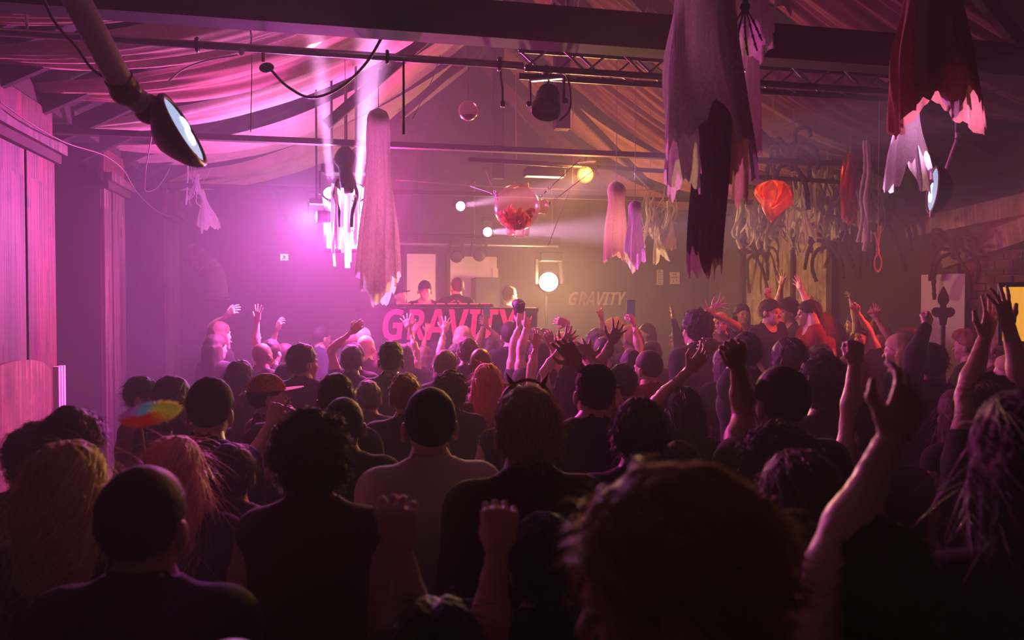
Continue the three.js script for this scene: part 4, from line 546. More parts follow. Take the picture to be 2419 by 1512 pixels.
{
  const tr = -Math.PI / 2 + 0.1, hung = (o, y0 = 0) => part(o, 'string', rod(V(0, y0, 0), V(0, roofY(o.position.x) - o.position.y - 0.03, 0), 0.003, 0.003, 5), M.string);
  spider('giant spider with tangled legs on the pale plaster, left one', onRight(1788, 590, 0.16), 0.62, tr, 11);
  spider('giant spider with dangling hooked legs, middle of the plaster wall', onRight(1965, 570, 0.16), 0.62, tr, 22);
  spider('black spider crouched high above the rag streamer', onRight(2098, 500, 0.2), 0.62, tr, 33);
  spider('big spider spread along the roof edge above the webs', at(1875, 372, 8.4), 0.6, tr, 44, 0, 1);
  spider('spider with stiff branch like legs beside the brick bay', onRight(2258, 585, 0.26), 0.5, tr, 55);
  const web = (label, x0, y0, x1, y1, d, n, sd, w = 1) => {
    const a = at((x0 + x1) / 2, y0, d), g = thing('cobweb_gauze', label, 'decoration', a, 'hanging cobweb gauze'); const P_ = (x, y, k) => at(x, y, d + k).sub(a); for (const x of [lerp(x0, x1, 0.2), lerp(x0, x1, 0.8)]) { const q = P_(x, y0, 0), w = q.clone().add(a); part(g, 'string', rod(q.clone().setY(q.y - 0.15), q.clone().setY(q.y + Math.max(0.05, roofY(clamp(w.x, XL, XR)) - w.y - 0.03)), 0.003, 0.003, 5), M.string); }
    for (let i = 0; i < n; i++) { const h = (k) => hash3(i, sd, k), xa = lerp(x0, x1, h(1)), xb = clamp(xa + (h(2) - 0.5) * 90, x0, x1), ya = lerp(y0, lerp(y0, y1, 0.4), h(3)), yb = lerp(lerp(y0, y1, 0.5), y1, h(4)); const q = [P_(xa, ya, 0), P_(lerp(xa, xb, 0.3) + (h(5) - 0.5) * 30, lerp(ya, yb, 0.4), (h(6) - 0.5) * 0.3), P_(lerp(xa, xb, 0.7) + (h(7) - 0.5) * 34, lerp(ya, yb, 0.85), (h(8) - 0.5) * 0.3), P_(xb, yb, 0)]; part(g, 'web_strand', fuzzyTube(q, (0.006 + 0.018 * h(9) * h(9)) * w, i), gauze); }
    for (let i = 0; i < n / 3; i++) { const h = (k) => hash3(i, sd + 50, k), x = lerp(x0, x1, 0.1 + 0.8 * h(1)), y = lerp(y0, y1, 0.15 + 0.5 * h(2)), s = 0.1 + 0.14 * h(3), c = ghostCloth(s * 2.6, s * 0.15, s * 0.7, i + sd, { ragged: 0.5, pleats: 5, flat: 0.35 }), q = P_(x, y, (h(4) - 0.5) * 0.4); c.rotateZ((h(5) - 0.5) * 0.7); c.rotateY(h(6) * 3); part(g, 'web_rag', c.translate(q.x, q.y, q.z), gauze); }
  };
  web('pale cobweb gauze bunched over the left spider', 1745, 440, 1905, 600, 10.6, 30, 3);
  web('thick cobweb gauze hanging below the orange lantern', 1860, 390, 1990, 570, 9.2, 34, 7);
  web('thin cobweb shreds beside the small ghost pair', 1520, 440, 1600, 590, 9.6, 16, 13, 0.8);
  web('dim cobweb gauze on the dark wall right of the streamer', 1990, 420, 2080, 560, 8.8, 14, 17);
  web('faint cobweb shreds high on the far left wall', 440, 380, 500, 500, 9.8, 6, 19, 0.4);
  // orange lantern, red foil streamer, white rag, noose
  const lan = thing('orange_lantern', 'orange translucent cloth lantern hanging in the webs', 'lantern', at(1826, 425, 8.1)); const om = phys({ color: rgb([0.8, 0.2, 0.03]), roughness: 0.5, transmission: 0.5, thickness: 0 });
  for (let i = 0; i < 15; i++) { const a = i / 15 * 6.283 + hash3(i, 3, 40), pw = 0.7 + 0.6 * hash3(i, 4, 40), pd = 0.75 + 0.5 * hash3(i, 5, 40), petal = new THREE.PlaneGeometry(0.13, 0.4, 4, 12), q = petal.attributes.position; for (let k = 0; k < q.count; k++) { const t = clamp((0.2 - q.getY(k)) / 0.4, 0, 1), w = Math.sin(Math.PI * clamp(t, 0.02, 0.98)); q.setXYZ(k, q.getX(k) * w * 1.1, -t * 0.34 * pw, 0.17 * pd * Math.sin(Math.PI * Math.pow(t, 0.7)) + 0.06 * (noise(t * 7, i, q.getX(k) * 30) - 0.5)); } petal.rotateY(a); petal.computeVertexNormals(); part(lan, 'petal', petal, om); } hung(lan);
  part(lan, 'bulb', new THREE.SphereGeometry(0.035, 12, 8).translate(0, -0.14, 0), glow([1, 0.32, 0.06], 1.6)); lamp(new THREE.PointLight(rgb([1, 0.35, 0.08]), 0.25), lan.position.clone().add(V(0, -0.14, 0)), null, 2);
  const foil = thing('foil_streamer', 'shiny red foil streamer hanging beside the white rag', 'streamer', at(2010, 372, 8.2)), fm = phys({ color: rgb([0.75, 0.06, 0.02]), roughness: 0.22, metalness: 0.35, transmission: 0.25, thickness: 0 }); for (let i = 0; i < 6; i++) { const s = new THREE.PlaneGeometry(0.05, 0.62 + 0.12 * hash3(i, 1, 1), 3, 20), q = s.attributes.position; for (let k = 0; k < q.count; k++) { const y = q.getY(k) - 0.32; q.setXYZ(k, q.getX(k) * (0.6 + 0.8 * Math.sin(3.1 * clamp(-y / 0.68, 0, 1))) + (i - 2.5) * 0.026, y, 0.04 * Math.sin(y * 9 + i * 2) + 0.03 * Math.cos(q.getX(k) * 60)); } s.rotateY(-0.5 + i * 0.3); s.computeVertexNormals(); part(foil, 'foil_strip', s, fm); }
  const rag = thing('rag_streamer', 'thin twisted white rag hanging right of the red streamer', 'streamer', at(2048, 345, 7.6)); hung(rag); hung(foil); const rp = [V(0, 0.05, 0), V(0.01, -0.25, 0.02), V(-0.01, -0.5, 0), V(0.015, -0.75, 0.01), V(-0.02, -1.0, 0)]; part(rag, 'rag', fuzzyTube(rp, 0.02, 4), gauze); part(rag, 'rag', fuzzyTube(rp.map((q) => q.clone().multiplyScalar(0.92).add(V(-0.05 + q.y * 0.04, 0, 0.02))), 0.012, 8), gauze); part(rag, 'rag', moved(ghostCloth(0.34, 0.01, 0.06, 2, { ragged: 0.5, pleats: 4, flat: 0.4 }), 0, -0.6, 0), gauze);
  const no = thing('rope_noose', 'rope noose hanging above the raised hands at right', 'rope', at(2074, 585, 7.2)), rp2 = std(0x9a8070, 0.9); part(no, 'cord', tube([V(-0.04, 0.14, 0), V(-0.01, 0.05, 0), V(0, 0, 0)], 0.006), rp2); part(no, 'cord', tube([V(0.03, 0.2, 0), V(0.012, 0.08, 0), V(0, 0, 0)], 0.006), rp2); hung(no); part(no, 'knot', new THREE.CylinderGeometry(0.012, 0.015, 0.07, 10).translate(0, -0.03, 0), rp2); const loop = new THREE.TorusGeometry(0.06, 0.007, 8, 28); loop.scale(0.62, 1.25, 1); part(no, 'loop', loop.translate(0, -0.14, 0), rp2);
}
// ---------- right wall: brick bay under sloping pale boards, white board with a black finial, lit counter screen
{
  const bay = new THREE.Group(); bay.name = 'brick_bay'; wallRight.add(bay); part(bay, 'mortar', boxTo(XR - 0.03, XR + 0.02, 1.25, 2.46, -7.1, -4.9), std(0x6e4a4a, 0.95));
  const bm = [0x9c4a48, 0x8a3c40, 0xa85a54, 0x7c3438].map((c) => std(c, 0.85, { map: greyWall })), bg = bx(0.05, 0.062, 0.208);
  for (let r = 0; r < 16; r++) for (let c = -1; c < 10; c++) { const z = -7.0 + c * 0.22 + (r % 2) * 0.11; if (z < -7.0 || z > -5.0) continue; const m = part(bay, 'brick', bg, bm[Math.floor(hash3(r, c, 8) * 4)]); m.position.set(XR - 0.045 - 0.008 * hash3(r, c, 9), 1.29 + r * 0.074, z); }
  const pale = std(0xb59a98, 0.8, { map: greyWall }); part(wallRight, 'sloping_board', bar(V(XR - 0.1, 2.42, -7.3), V(XR - 0.1, 2.86, -5.2), 0.1, 0.22), pale); part(wallRight, 'sloping_board', bar(V(XR - 0.07, 2.78, -7.9), V(XR - 0.07, 2.95, -5.2), 0.08, 0.2), pale);
  part(wallRight, 'door_jamb', boxTo(XR - 0.1, XR, 0, 2.42, -7.25, -7.12), M.dark); part(wallRight, 'corner_post', boxTo(XR - 0.09, XR, 0, 3.3, -9.42, -9.3), M.timber); part(wallRight, 'corner_post', boxTo(XR - 0.07, XR, 0, 3.3, -11.8, -11.7), M.timber); part(wallRight, 'batten', boxTo(XR - 0.05, XR, 0, 3.1, -10.35, -10.28), M.timber);
  const wb = thing('white_board', 'plain white board leaning by the right wall behind the black finial', 'board', V(onRight(2228, 700, 0.22).x, 1.2, onRight(2228, 700, 0.22).z)); part(wb, 'panel', bx(0.03, 2.04, 0.46, 0, 0.0, 0), M.whitePaint); part(wb, 'back_batten', bx(0.04, 1.98, 0.05, 0.035, -0.02, 0), M.timber); wb.scale.y = 1.1; wb.position.y = 1.125; wb.rotation.y = 0.35;
  const fi = thing('black_finial', 'black spear shaped finial post in front of the white board', 'post', at(2228, 735, 7.75).setY(0)), y0 = at(2228, 695, 7.75).y; const fs = new THREE.Shape(); fs.moveTo(0, 0.16); fs.bezierCurveTo(0.03, 0.1, 0.055, 0.05, 0.04, 0.01); fs.bezierCurveTo(0.02, -0.01, 0.015, -0.03, 0.03, -0.05); fs.bezierCurveTo(0.1, -0.02, 0.12, -0.1, 0.06, -0.13); fs.bezierCurveTo(0.03, -0.12, 0.03, -0.14, 0.024, -0.2); fs.lineTo(-0.024, -0.2); fs.bezierCurveTo(-0.03, -0.14, -0.03, -0.12, -0.06, -0.13); fs.bezierCurveTo(-0.12, -0.1, -0.1, -0.02, -0.03, -0.05); fs.bezierCurveTo(-0.015, -0.03, -0.02, -0.01, -0.04, 0.01); fs.bezierCurveTo(-0.055, 0.05, -0.03, 0.1, 0, 0.16);
  part(fi, 'spear', moved(new THREE.ExtrudeGeometry(fs, { depth: 0.03, bevelEnabled: true, bevelSize: 0.006, bevelThickness: 0.006, bevelSegments: 2 }), 0, y0 - 0.09, 0, 0, -YAW - 0.5), M.black); part(fi, 'shaft', rod(V(0, 0, 0), V(0, y0 - 0.25, 0), 0.025, 0.022, 12), M.black); part(fi, 'base', new THREE.CylinderGeometry(0.12, 0.14, 0.04, 20).translate(0, 0.02, 0), M.black);
  const sc = thing('lit_screen', 'glowing yellow screen between the clapping arms at far right', 'screen', at(2410, 742, 5.0)), q = new THREE.Quaternion().setFromEuler(new THREE.Euler(0, -YAW - 0.35, 0)); part(sc, 'frame', new RoundedBoxGeometry(0.24, 0.4, 0.05, 2, 0.01).translate(0, 0, -0.03).applyQuaternion(q), M.black); part(sc, 'screen_face', bx(0.19, 0.34, 0.01).applyQuaternion(q), glow([1.0, 0.42, 0.05], 0.95)); part(sc, 'stand', rod(V(0, -0.2, 0), V(0, -sc.position.y, 0), 0.03, 0.03, 10).translate(-0.03 * Math.sin(-0.5), 0, -0.03), M.black); part(sc, 'stand_base', new THREE.CylinderGeometry(0.15, 0.16, 0.03, 20).translate(0, -sc.position.y + 0.015, -0.03), M.black);
  const rl = new THREE.RectAreaLight(rgb([1.0, 0.42, 0.05]), 0.95, 0.19, 0.34); rl.position.copy(sc.position).add(V(0, 0, 0.012).applyQuaternion(q)); rl.lookAt(rl.position.clone().add(V(0, 0, 1).applyQuaternion(q))); scene.add(rl);
  // red par on the right wall that reddens the dancers below
  const rp = V(6.05, 2.95, -5.3), rt = at(1930, 740, 7.0), rd = rt.clone().sub(rp).normalize(); parCan('red_par_light', 'red par light on the right wall just out of view', rp, rd, 0.09, M.blackMetal, glow([1, 0.05, 0.03], 6), 0.15); lamp(new THREE.SpotLight(rgb([1, 0.07, 0.05]), 34, 0, 0.5, 0.8), rp.clone().addScaledVector(rd, 0.16), rt, 4);
  // pale arched panel and vent low on the left wall, fan hood further on
  const ap = new THREE.Shape(); ap.moveTo(-0.7, 0); ap.lineTo(0.62, 0); ap.lineTo(0.62, 1.42); ap.absellipse(-0.04, 1.42, 0.66, 0.14, 0, Math.PI, false); ap.lineTo(-0.7, 0); const apm = thing('arched_panel', 'cream arched panel standing against the first left pier', 'panel', V(XL + 0.06, 0, -5.95)); part(apm, 'panel', moved(new THREE.ExtrudeGeometry(ap, { depth: 0.03, bevelEnabled: false }), 0, 0, 0, 0, Math.PI / 2), std(0xb08a70, 0.8, { map: greyWall })); for (let k = 0; k < 3; k++) part(apm, 'side_slat', boxTo(0.01, 0.05, 0, 1.46, -0.88 + k * 0.06, -0.84 + k * 0.06), M.whitePaint);
  const hood = thing('extractor_hood', 'pale curved duct hood on the wall behind the third pier', 'duct', V(XL + 0.3, 2.15, -12.2)); part(hood, 'duct', tube([V(-0.2, 0.5, 0), V(-0.1, 0.45, 0.05), V(0.12, 0.25, 0.1), V(0.2, -0.15, 0.1)], 0.16, 20, 18), M.grey); part(hood, 'rim', moved(new THREE.TorusGeometry(0.165, 0.015, 8, 24), 0.2, -0.15, 0.1, Math.PI / 2), M.grey);
}
// ---------- stage: platform, booth with lettering, back wall things
const onBack = (px, py, off = 0) => { const a = at(px, py, 1).sub(EYE), k = (ZB + off - EYE.z) / a.z; return EYE.clone().addScaledVector(a, k); };
const font = await new FontLoader().loadAsync('fonts/droid/droid_sans_bold.typeface.json');
function lettering(text, size, depth, sx, shear) { const g = new TextGeometry(text, { font, size, depth, curveSegments: 6, bevelEnabled: false }); g.applyMatrix4(new THREE.Matrix4().set(sx, shear, 0, 0, 0, 1, 0, 0, 0, 0, 1, 0, 0, 0, 0, 1)); g.computeBoundingBox(); return g; }
{
  const st = thing('stage_platform', 'low dark plywood stage platform under the booth', 'platform', V(1.6, 0, -11.24)); part(st, 'deck', bx(5.6, 0.06, 3.4, 0, 0.47, 0), M.dark); part(st, 'skirt', bx(5.56, 0.44, 0.04, 0, 0.22, 1.66), M.black); for (const s of [-1, 1]) part(st, 'skirt', bx(0.04, 0.44, 3.36, s * 2.76, 0.22, 0), M.black);
  const b0 = at(1038, 800, 9.95), booth = thing('dj_booth', 'black booth front with hot pink block lettering', 'booth', V(b0.x, 0.5, b0.z + 0.0)); booth.rotation.y = -0.05;
  part(booth, 'front_panel', bx(2.2, 1.34, 0.05, 0.1, 0.67, 0.2), M.black); part(booth, 'top', bx(2.24, 0.05, 0.4, 0.1, 1.36, 0.02), M.dark); for (const s of [-1, 1]) part(booth, 'side_panel', bx(0.05, 1.27, 0.34, 0.1 + s * 1.08, 0.635, 0.02), M.black);
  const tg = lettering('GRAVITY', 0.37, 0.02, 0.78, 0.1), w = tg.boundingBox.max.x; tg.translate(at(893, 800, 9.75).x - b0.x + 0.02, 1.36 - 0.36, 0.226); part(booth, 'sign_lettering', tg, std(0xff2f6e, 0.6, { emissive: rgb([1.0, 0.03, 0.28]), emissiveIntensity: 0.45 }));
  const led = thing('led_bar', 'red led bar along the booth top facing the performers', 'light', V(b0.x + 0.1, 1.91, b0.z - 0.1)); part(led, 'bar_body', bx(1.2, 0.04, 0.06, 0, -0.0, 0), M.blackMetal); for (let i = 0; i < 8; i++) part(led, 'led_lens', bx(0.1, 0.012, 0.04, -0.5 + i * 0.143, 0.026, 0), glow([1, 0.03, 0.08], 3)); lamp(new THREE.PointLight(rgb([1, 0.04, 0.12]), 1.6), V(b0.x, 1.99, b0.z - 0.14), null, 6);
  const wl = part(wallBack, 'wall_lettering', lettering('GRAVITY', 0.225, 0.012, 0.78, 0.26), std(0xd8c8b8, 0.7)); wl.position.copy(onBack(1338, 721)); wl.userData.label = 'pale slanted capital lettering';
  const paper = (lines, arrow) => { const c = document.createElement('canvas'); c.width = 96; c.height = 128; const x = c.getContext('2d'); x.fillStyle = '#d9cfc0'; x.fillRect(0, 0, 96, 128); x.fillStyle = '#3a302c'; for (const [a, b, w_, h_] of lines) x.fillRect(a, b, w_, h_); const t = new THREE.CanvasTexture(c); t.colorSpace = THREE.SRGBColorSpace; return std(0xffffff, 0.8, { map: t }); };
  const sheet = (label, x0, y0, x1, y1, m) => { const a = onBack(x0, y0), b = onBack(x1, y1), g = new THREE.BoxGeometry(b.x - a.x, a.y - b.y, 0.006); g.translate((a.x + b.x) / 2, (a.y + b.y) / 2, ZB + 0.008); return solo('wall_notice', label, 'notice', g, m, 'paper notices'); };
  const rows = Array.from({ length: 8 }, (_, i) => [14, 8 + i * 15, 50 + 18 * ((i * 7) % 3) / 2, 5]); sheet('tall narrow paper notice of printed lines on the back wall', 1551, 637, 1566, 673, paper(rows)); sheet('squarer paper notice with a drawing on the back wall', 1582, 643, 1605, 671, paper([[30, 14, 14, 16], [50, 14, 14, 16], [14, 50, 66, 5], [14, 60, 60, 5], [30, 84, 6, 26], [50, 78, 22, 5], [66, 84, 6, 20]]));
  const ex = onBack(672, 608), es = thing('exit_sign', 'small green and white exit sign in the haze', 'sign', ex); part(es, 'sign_box', bx(0.13, 0.11, 0.04, 0, 0, 0.025), M.blackMetal); part(es, 'sign_face', bx(0.12, 0.1, 0.004, 0, 0, 0.047), glow([0.75, 1.0, 0.85], 0.9)); const man = new THREE.Shape([[-0.04, -0.035], [-0.012, -0.005], [-0.02, 0.02], [0.0, 0.03], [0.03, 0.005], [0.012, 0.0], [0.02, -0.035], [0.006, -0.035], [0.0, -0.015], [-0.028, -0.038]].map((p) => new THREE.Vector2(...p))); part(es, 'sign_symbol', moved(new THREE.ExtrudeGeometry(man, { depth: 0.002, bevelEnabled: false }), 0, 0, 0.05), std(0x0a7a40, 0.6));
  // doors, cabinet, strips on the back wall
  const door = (n, label, x0, x1, y0, m) => { const a = onBack(x0, y0), b = onBack(x1, y0), d = struct('door_' + n, label); d.userData.category = 'door'; part(d, 'door_leaf', boxTo(a.x, b.x, 0, a.y, ZB + 0.01, ZB + 0.06), m); part(d, 'door_frame', boxTo(a.x - 0.06, a.x, 0, a.y + 0.06, ZB + 0.005, ZB + 0.09), M.timber); part(d, 'door_frame', boxTo(b.x, b.x + 0.06, 0, a.y + 0.06, ZB + 0.005, ZB + 0.09), M.timber); part(d, 'door_frame', boxTo(a.x, b.x, a.y, a.y + 0.06, ZB + 0.005, ZB + 0.09), M.timber); part(d, 'handle', new THREE.SphereGeometry(0.03, 10, 8).translate(b.x - 0.1, 1.05, ZB + 0.09), M.steel); };
  door(1, 'pale double height door left of the booth', 960, 1030, 600, M.whitePaint); door(2, 'pale door behind the emblem jacket', 1062, 1172, 606, M.whitePaint);
  const cab = thing('speaker_cabinet', 'dark speaker cabinet behind the performers', 'speaker', V(onBack(1138, 690).x, 0.5, ZB + 0.36)); part(cab, 'cabinet', new RoundedBoxGeometry(0.42, 1.85, 0.42, 2, 0.02).translate(0, 0.925, 0), M.black); for (const y of [1.45, 0.95, 0.45]) part(cab, 'speaker_cone', moved(new THREE.CylinderGeometry(0.15, 0.1, 0.05, 24), 0, y, 0.2, Math.PI / 2), M.blackMetal);
  const strip = onBack(1168, 665); solo('white_strip', 'leaning white strip beside the speaker cabinet', 'board', moved(bx(0.09, 0.42, 0.03), strip.x, strip.y, ZB + 0.12, 0, 0, 0.06), M.whitePaint);
  const tb = thing('stage_bar', 'horizontal pipe of lights over the stage', 'bar', at(1090, 578, 11.9)); part(tb, 'pipe', rod(V(-1.3, 0, 0), V(1.5, 0, 0), 0.025, 0.025, 10), M.steel); part(tb, 'pipe', rod(V(-1.3, 0.12, 0.1), V(1.5, 0.12, 0.1), 0.02, 0.02, 10), M.blackMetal); for (const x of [-1.2, 0.2, 1.4]) part(tb, 'hanger', rod(V(x, 0, 0), V(x, 0.95, 0), 0.012, 0.012, 6), M.steel);
  for (const [px, py, label] of [[1078, 607, 'left round stage light switched off under the bar'], [1132, 604, 'right round stage light switched off under the bar']]) { const p = at(px, py, 11.85); const g = lens('stage_light', label, p, V(-0.2, -0.25, 1), 0.085, [0.1, 0.08, 0.1], 0.1, 1.8); part(g, 'hook', rod(V(0, 0.2, 0), V(0, at(px, 578, 11.85).y - p.y, 0), 0.012, 0.012, 6), M.blackMetal); }
  const bot = thing('hanging_chain', 'thin chain slanting down right of the glass pig', 'chain', at(1352, 455, 8)); part(bot, 'chain', rod(V(0, 0.1, 0), at(1295, 580, 8.2).sub(bot.position), 0.005, 0.005, 5), M.steel); part(bot, 'string', rod(V(0, 0.1, 0), V(0.02, roofY(bot.position.x) - bot.position.y, 0), 0.003, 0.003, 5), M.string);
}
// ---------- the crowd
const placed = [], RISER = [4.25, -6.85];
const blocked = (x, z, m) => (Math.abs(x - RISER[0]) < 1.15 + m && Math.abs(z - RISER[1]) < 0.8 + m) || z < -9.2 || x < XL + 0.3;
placed.push(at(2410, 742, 5.0), at(2228, 735, 7.75), onRight(2228, 700, 0.22));
const skinOf = (i) => [0, 1, 4, 2, 0, 3, 1, 0][i % 8];
let pn = 0;
function spot(px, top, d, floor, gap) { // slide along the line of sight to where there is room
  let best = null, score = -9;
  for (let k = 0; k < 25; k++) { const sh = (k % 2 ? 1 : -1) * Math.ceil(k / 2) * 0.016, p = at(px, top, d * (1 + sh)), room = placed.reduce((m, q) => Math.min(m, Math.hypot(q.x - p.x, q.z - p.z)), 9), v = Math.min(room, gap + 0.12) - Math.abs(sh) * 0.5 - (!floor && blocked(p.x, p.z, 0.25) ? 0.4 : 0); if (v > score) { score = v; best = [p, d * (1 + sh)]; } }
  return best;
}
function P(px, top, w, hair, color, shirt, label, o = {}) {
  const size = { afro: 0.265, curly: 0.225, bowl: 0.195, buzz: 0.172, bald: 0.16 }[hair] ?? 0.19, d0 = o.floor ? size * F / w : Math.min(size * F / w, 9.2), lift = { afro: 0.075, curly: 0.045, quiff: 0.035, short: 0.02, bald: 0 }[hair] ?? 0.015; const [p, d] = spot(px, top, d0, o.floor || 0, o.gap ?? (d0 < 3 ? 0.34 : 0.4));
  placed.push(p); const floor = o.floor || 0, height = clamp(p.y - floor - (o.hat ? 0.03 : lift), 1.38, 2.02) / 1.004, face = o.turn ?? Math.atan2(-(1.3 - p.x), -(-10 - p.z)) + (hash3(pn, 3, 3) - 0.5) * 0.4;
  const arms = {}; for (const k of ['l', 'r']) if (o[k]) { const [pose, x, y, dd = 0, ex, ey, ed = dd, ax, ay] = o[k]; arms[k] = { pose, at: at(x, y, d + dd), elbow: ex ? at(ex, ey, d + ed) : null, along: ax ? at(ax, ay, d + dd) : null, palm: o.palm ? o.palm : null }; }
  const r = person({ x: p.x, z: p.z, floor, height, turn: face, hair, hairColor: color, shirt, label, arms, skin: o.skin ?? skinOf(pn), detail: o.detail ?? (d < 3.3 ? 2 : d < 7 ? 1 : 0), head: o.head || [(hash3(pn, 4, 1) - 0.5) * 0.2, (hash3(pn, 5, 1) - 0.5) * 0.5, (hash3(pn, 6, 1) - 0.5) * 0.15], sleeve: o.sleeve ?? [0.5, 0.5, 1, 0.45, 0][pn % 5], woman: o.woman ?? ['long', 'mid', 'bob'].includes(hair), hat: o.hat, hatColor: o.hatColor, capBack: o.capBack, face: o.face, lean: o.lean || 0, group: o.group, hairSeed: o.hairSeed, top: o.top, collar: o.collar, strands: o.strands });
  pn++; return { ...r, p, d, handAt: (i) => V().setFromMatrixPosition(r.hands[i].mm).applyMatrix4(new THREE.Matrix4().makeRotationY(face).setPosition(p.x, floor, p.z)), handDir: (i) => V().setFromMatrixColumn(r.hands[i].mm, 1).transformDirection(new THREE.Matrix4().makeRotationY(face)) };
}
const camTurn = YAW * -1, TOCAM = Math.PI - YAW, LEFT = Math.PI / 2 - YAW, RIGHT = -Math.PI / 2 - YAW;
// nearest people
P(1640, 1052, 385, 'short', 'blond', 'charcoal', 'nearest person, tousled brown hair lightened for rim light, turned in profile to the left', { turn: LEFT - 0.35, head: [-0.25, 0.1, 0.12], skin: 0, face: true, gap: 0.2, sleeve: 1, strands: 7000 });  // blond colour stands in for warm rim light on brown hair
const armP = P(2045, 1180, 280, 'short', 'black', 'black', 'dark-haired person at lower right with one bare arm thrown up diagonally', { l: ['relaxed', 2145, 930, 0.06, 1780, 1300, -0.1], sleeve: 0.25, skin: 4, gap: 0.25 });
P(2440, 890, 265, 'long', 'black', 'black', 'tall dark silhouette filling the right edge', { gap: 0.25, skin: 2 });
P(1040, 1385, 270, 'long', 'black', 'black', 'short dark-haired person holding up a fist at bottom centre', { l: ['fist', 945, 1285, 0.02, 930, 1500, 0.05], sleeve: 0, skin: 0, gap: 0.25 });
P(1290, 1192, 200, 'short', 'black', 'black', 'dark head behind the raised fists at bottom centre', { l: ['fist', 1175, 1295, -0.3, 1160, 1480, -0.3], skin: 1 });
P(548, 1472, 330, 'bald', 'black', 'black', 'shiny bald head peeking in at the bottom edge', { skin: 4, gap: 0.25 });
P(165, 1018, 185, 'long', 'blond', 'black', 'person with long fair hair at lower left', { skin: 0 });
P(340, 1066, 190, 'buzz', 'black', 'black', 'very dark cropped head under the rainbow fluff stick', { skin: 2 });
P(420, 1010, 165, 'mid', 'pink', 'charcoal', 'person with pinkish fair hair beside the rainbow fluff', { skin: 0 });
P(85, 978, 150, 'curly', 'dark', 'black', 'curly dark head by the cream arched panel', { skin: 1 });
P(172, 944, 135, 'short', 'black', 'black', 'short black hair just above the long fair hair at left', { skin: 1 });
P(492, 876, 104, 'buzz', 'black', 'black', 'tall person in a black flat cap at left', { hat: 'beanie', skin: 1 });
P(407, 878, 86, 'mid', 'dark', 'wine', 'dark mid-length hair between the post and the beanie');
P(547, 1034, 130, 'bowl', 'black', 'black', 'round dark bowl-cut head in front of the beanie', { skin: 2 });
P(738, 944, 178, 'curly', 'dark', 'wine', 'person with rim-lit dark curls left of centre', { skin: 1, hairSeed: 1 });
P(812, 922, 112, 'buzz', 'black', 'black', 'cropped head with a bright rim right behind the dark curls', { skin: 3 });
P(786, 876, 104, 'fade', 'black', 'black', 'flat-top dark head behind the cropped rim-lit one', { skin: 3 });
P(872, 890, 72, 'short', 'dark', 'charcoal', 'short dark hair just right of the flat-top', { skin: 0 });
P(958, 867, 88, 'quiff', 'auburn', 'charcoal', 'tousled reddish hair behind the white T-shirt man', { skin: 0 });
P(1014, 893, 128, 'buzz', 'black', 'white', 'man with cropped dark hair in a white T-shirt', { skin: 0, sleeve: 0.6, head: [0.05, 0.05, 0], gap: 0.3 });
P(1062, 862, 96, 'curly', 'dark', 'black', 'messy dark curls behind the cropped man', { skin: 0 });
const blond = P(1243, 890, 156, 'short', 'blond', 'wine', 'man with cropped fair hair and a collared shirt at centre', { skin: 4, sleeve: 1, head: [0.08, 0.02, 0], collar: true, hairSeed: 2 });
P(922, 801, 66, 'fade', 'black', 'black', 'tall dark flat-top head before the booth letters', { skin: 3 });
P(968, 803, 46, 'short', 'dark', 'black', 'small dark head right behind the tall flat-top');
P(1053, 820, 66, 'bowl', 'brown', 'charcoal', 'rim-lit bowl-cut head left of the bald one', { skin: 0 });
P(1137, 815, 55, 'bald', 'dark', 'black', 'bald round head in the middle of the crowd', { skin: 3 });
P(1148, 850, 74, 'mid', 'red', 'wine', 'reddish mid-length hair left of the fair cropped man');
P(1104, 789, 54, 'short', 'brown', 'black', 'brown-haired head below the emblem jacket');
P(716, 803, 66, 'short', 'dark', 'charcoal', 'dark-haired man glancing right in the purple haze', { head: [0, -0.6, 0], skin: 1 });
P(830, 807, 58, 'short', 'dark', 'black', 'hazy head with glasses arms under the strobe', { head: [0, 0.2, 0] });
P(632, 866, 78, 'buzz', 'dark', 'tan', 'person in a peaked cap coloured as if yellow-lit, facing right', { hat: 'cap', hatColor: 'yellow', turn: RIGHT + 0.5, face: true, skin: 0 });  // yellow light falling on the cap is put into its cloth colour
P(590, 913, 86, 'mid', 'brown', 'wine', 'rim-lit brown hair below the peaked cap', { skin: 0 });
P(567, 842, 66, 'mid', 'dark', 'black', 'dark round hair left of the peaked cap');
P(672, 848, 56, 'buzz', 'black', 'black', 'person in a dark cap right of the peaked cap', { hat: 'cap', capBack: true });
P(668, 946, 88, 'quiff', 'auburn', 'wine', 'wavy auburn hair left of the dark curls', {});
P(1410, 769, 56, 'curly', 'dark', 'black', 'curly dark head right of the warm spotlight');
P(1206, 754, 47, 'bowl', 'dark', 'black', 'dark bowl-cut head below the warm spotlight');
P(1493, 761, 46, 'quiff', 'auburn', 'black', 'auburn-haired head under the raised phone');
P(1450, 743, 38, 'curly', 'blond', 'charcoal', 'fair fluffy head under the wall lettering');
P(1402, 838, 96, 'buzz', 'dark', 'black', 'person in a dark cap with both arms up right of centre', { hat: 'cap', capBack: true, l: ['relaxed', 1362, 858, 0.05, 1362, 975, 0], r: ['open', 1372, 800, 0.5, 1440, 850, 0.2], sleeve: 0.25, skin: 0 });
P(1533, 817, 62, 'buzz', 'brown', 'red', 'cropped round head with bare neck in a red top', { skin: 0 });
P(1644, 722, 60, 'curly', 'black', 'black', 'tall man with black curls standing above the crowd', { skin: 1, hairSeed: 1 });
P(1845, 843, 118, 'buzz', 'black', 'black', 'big dark cropped head with a raised bare arm at right', { skin: 2, l: ['fist', 1742, 862, 0.0, 1752, 990, 0.1], sleeve: 0.1 });
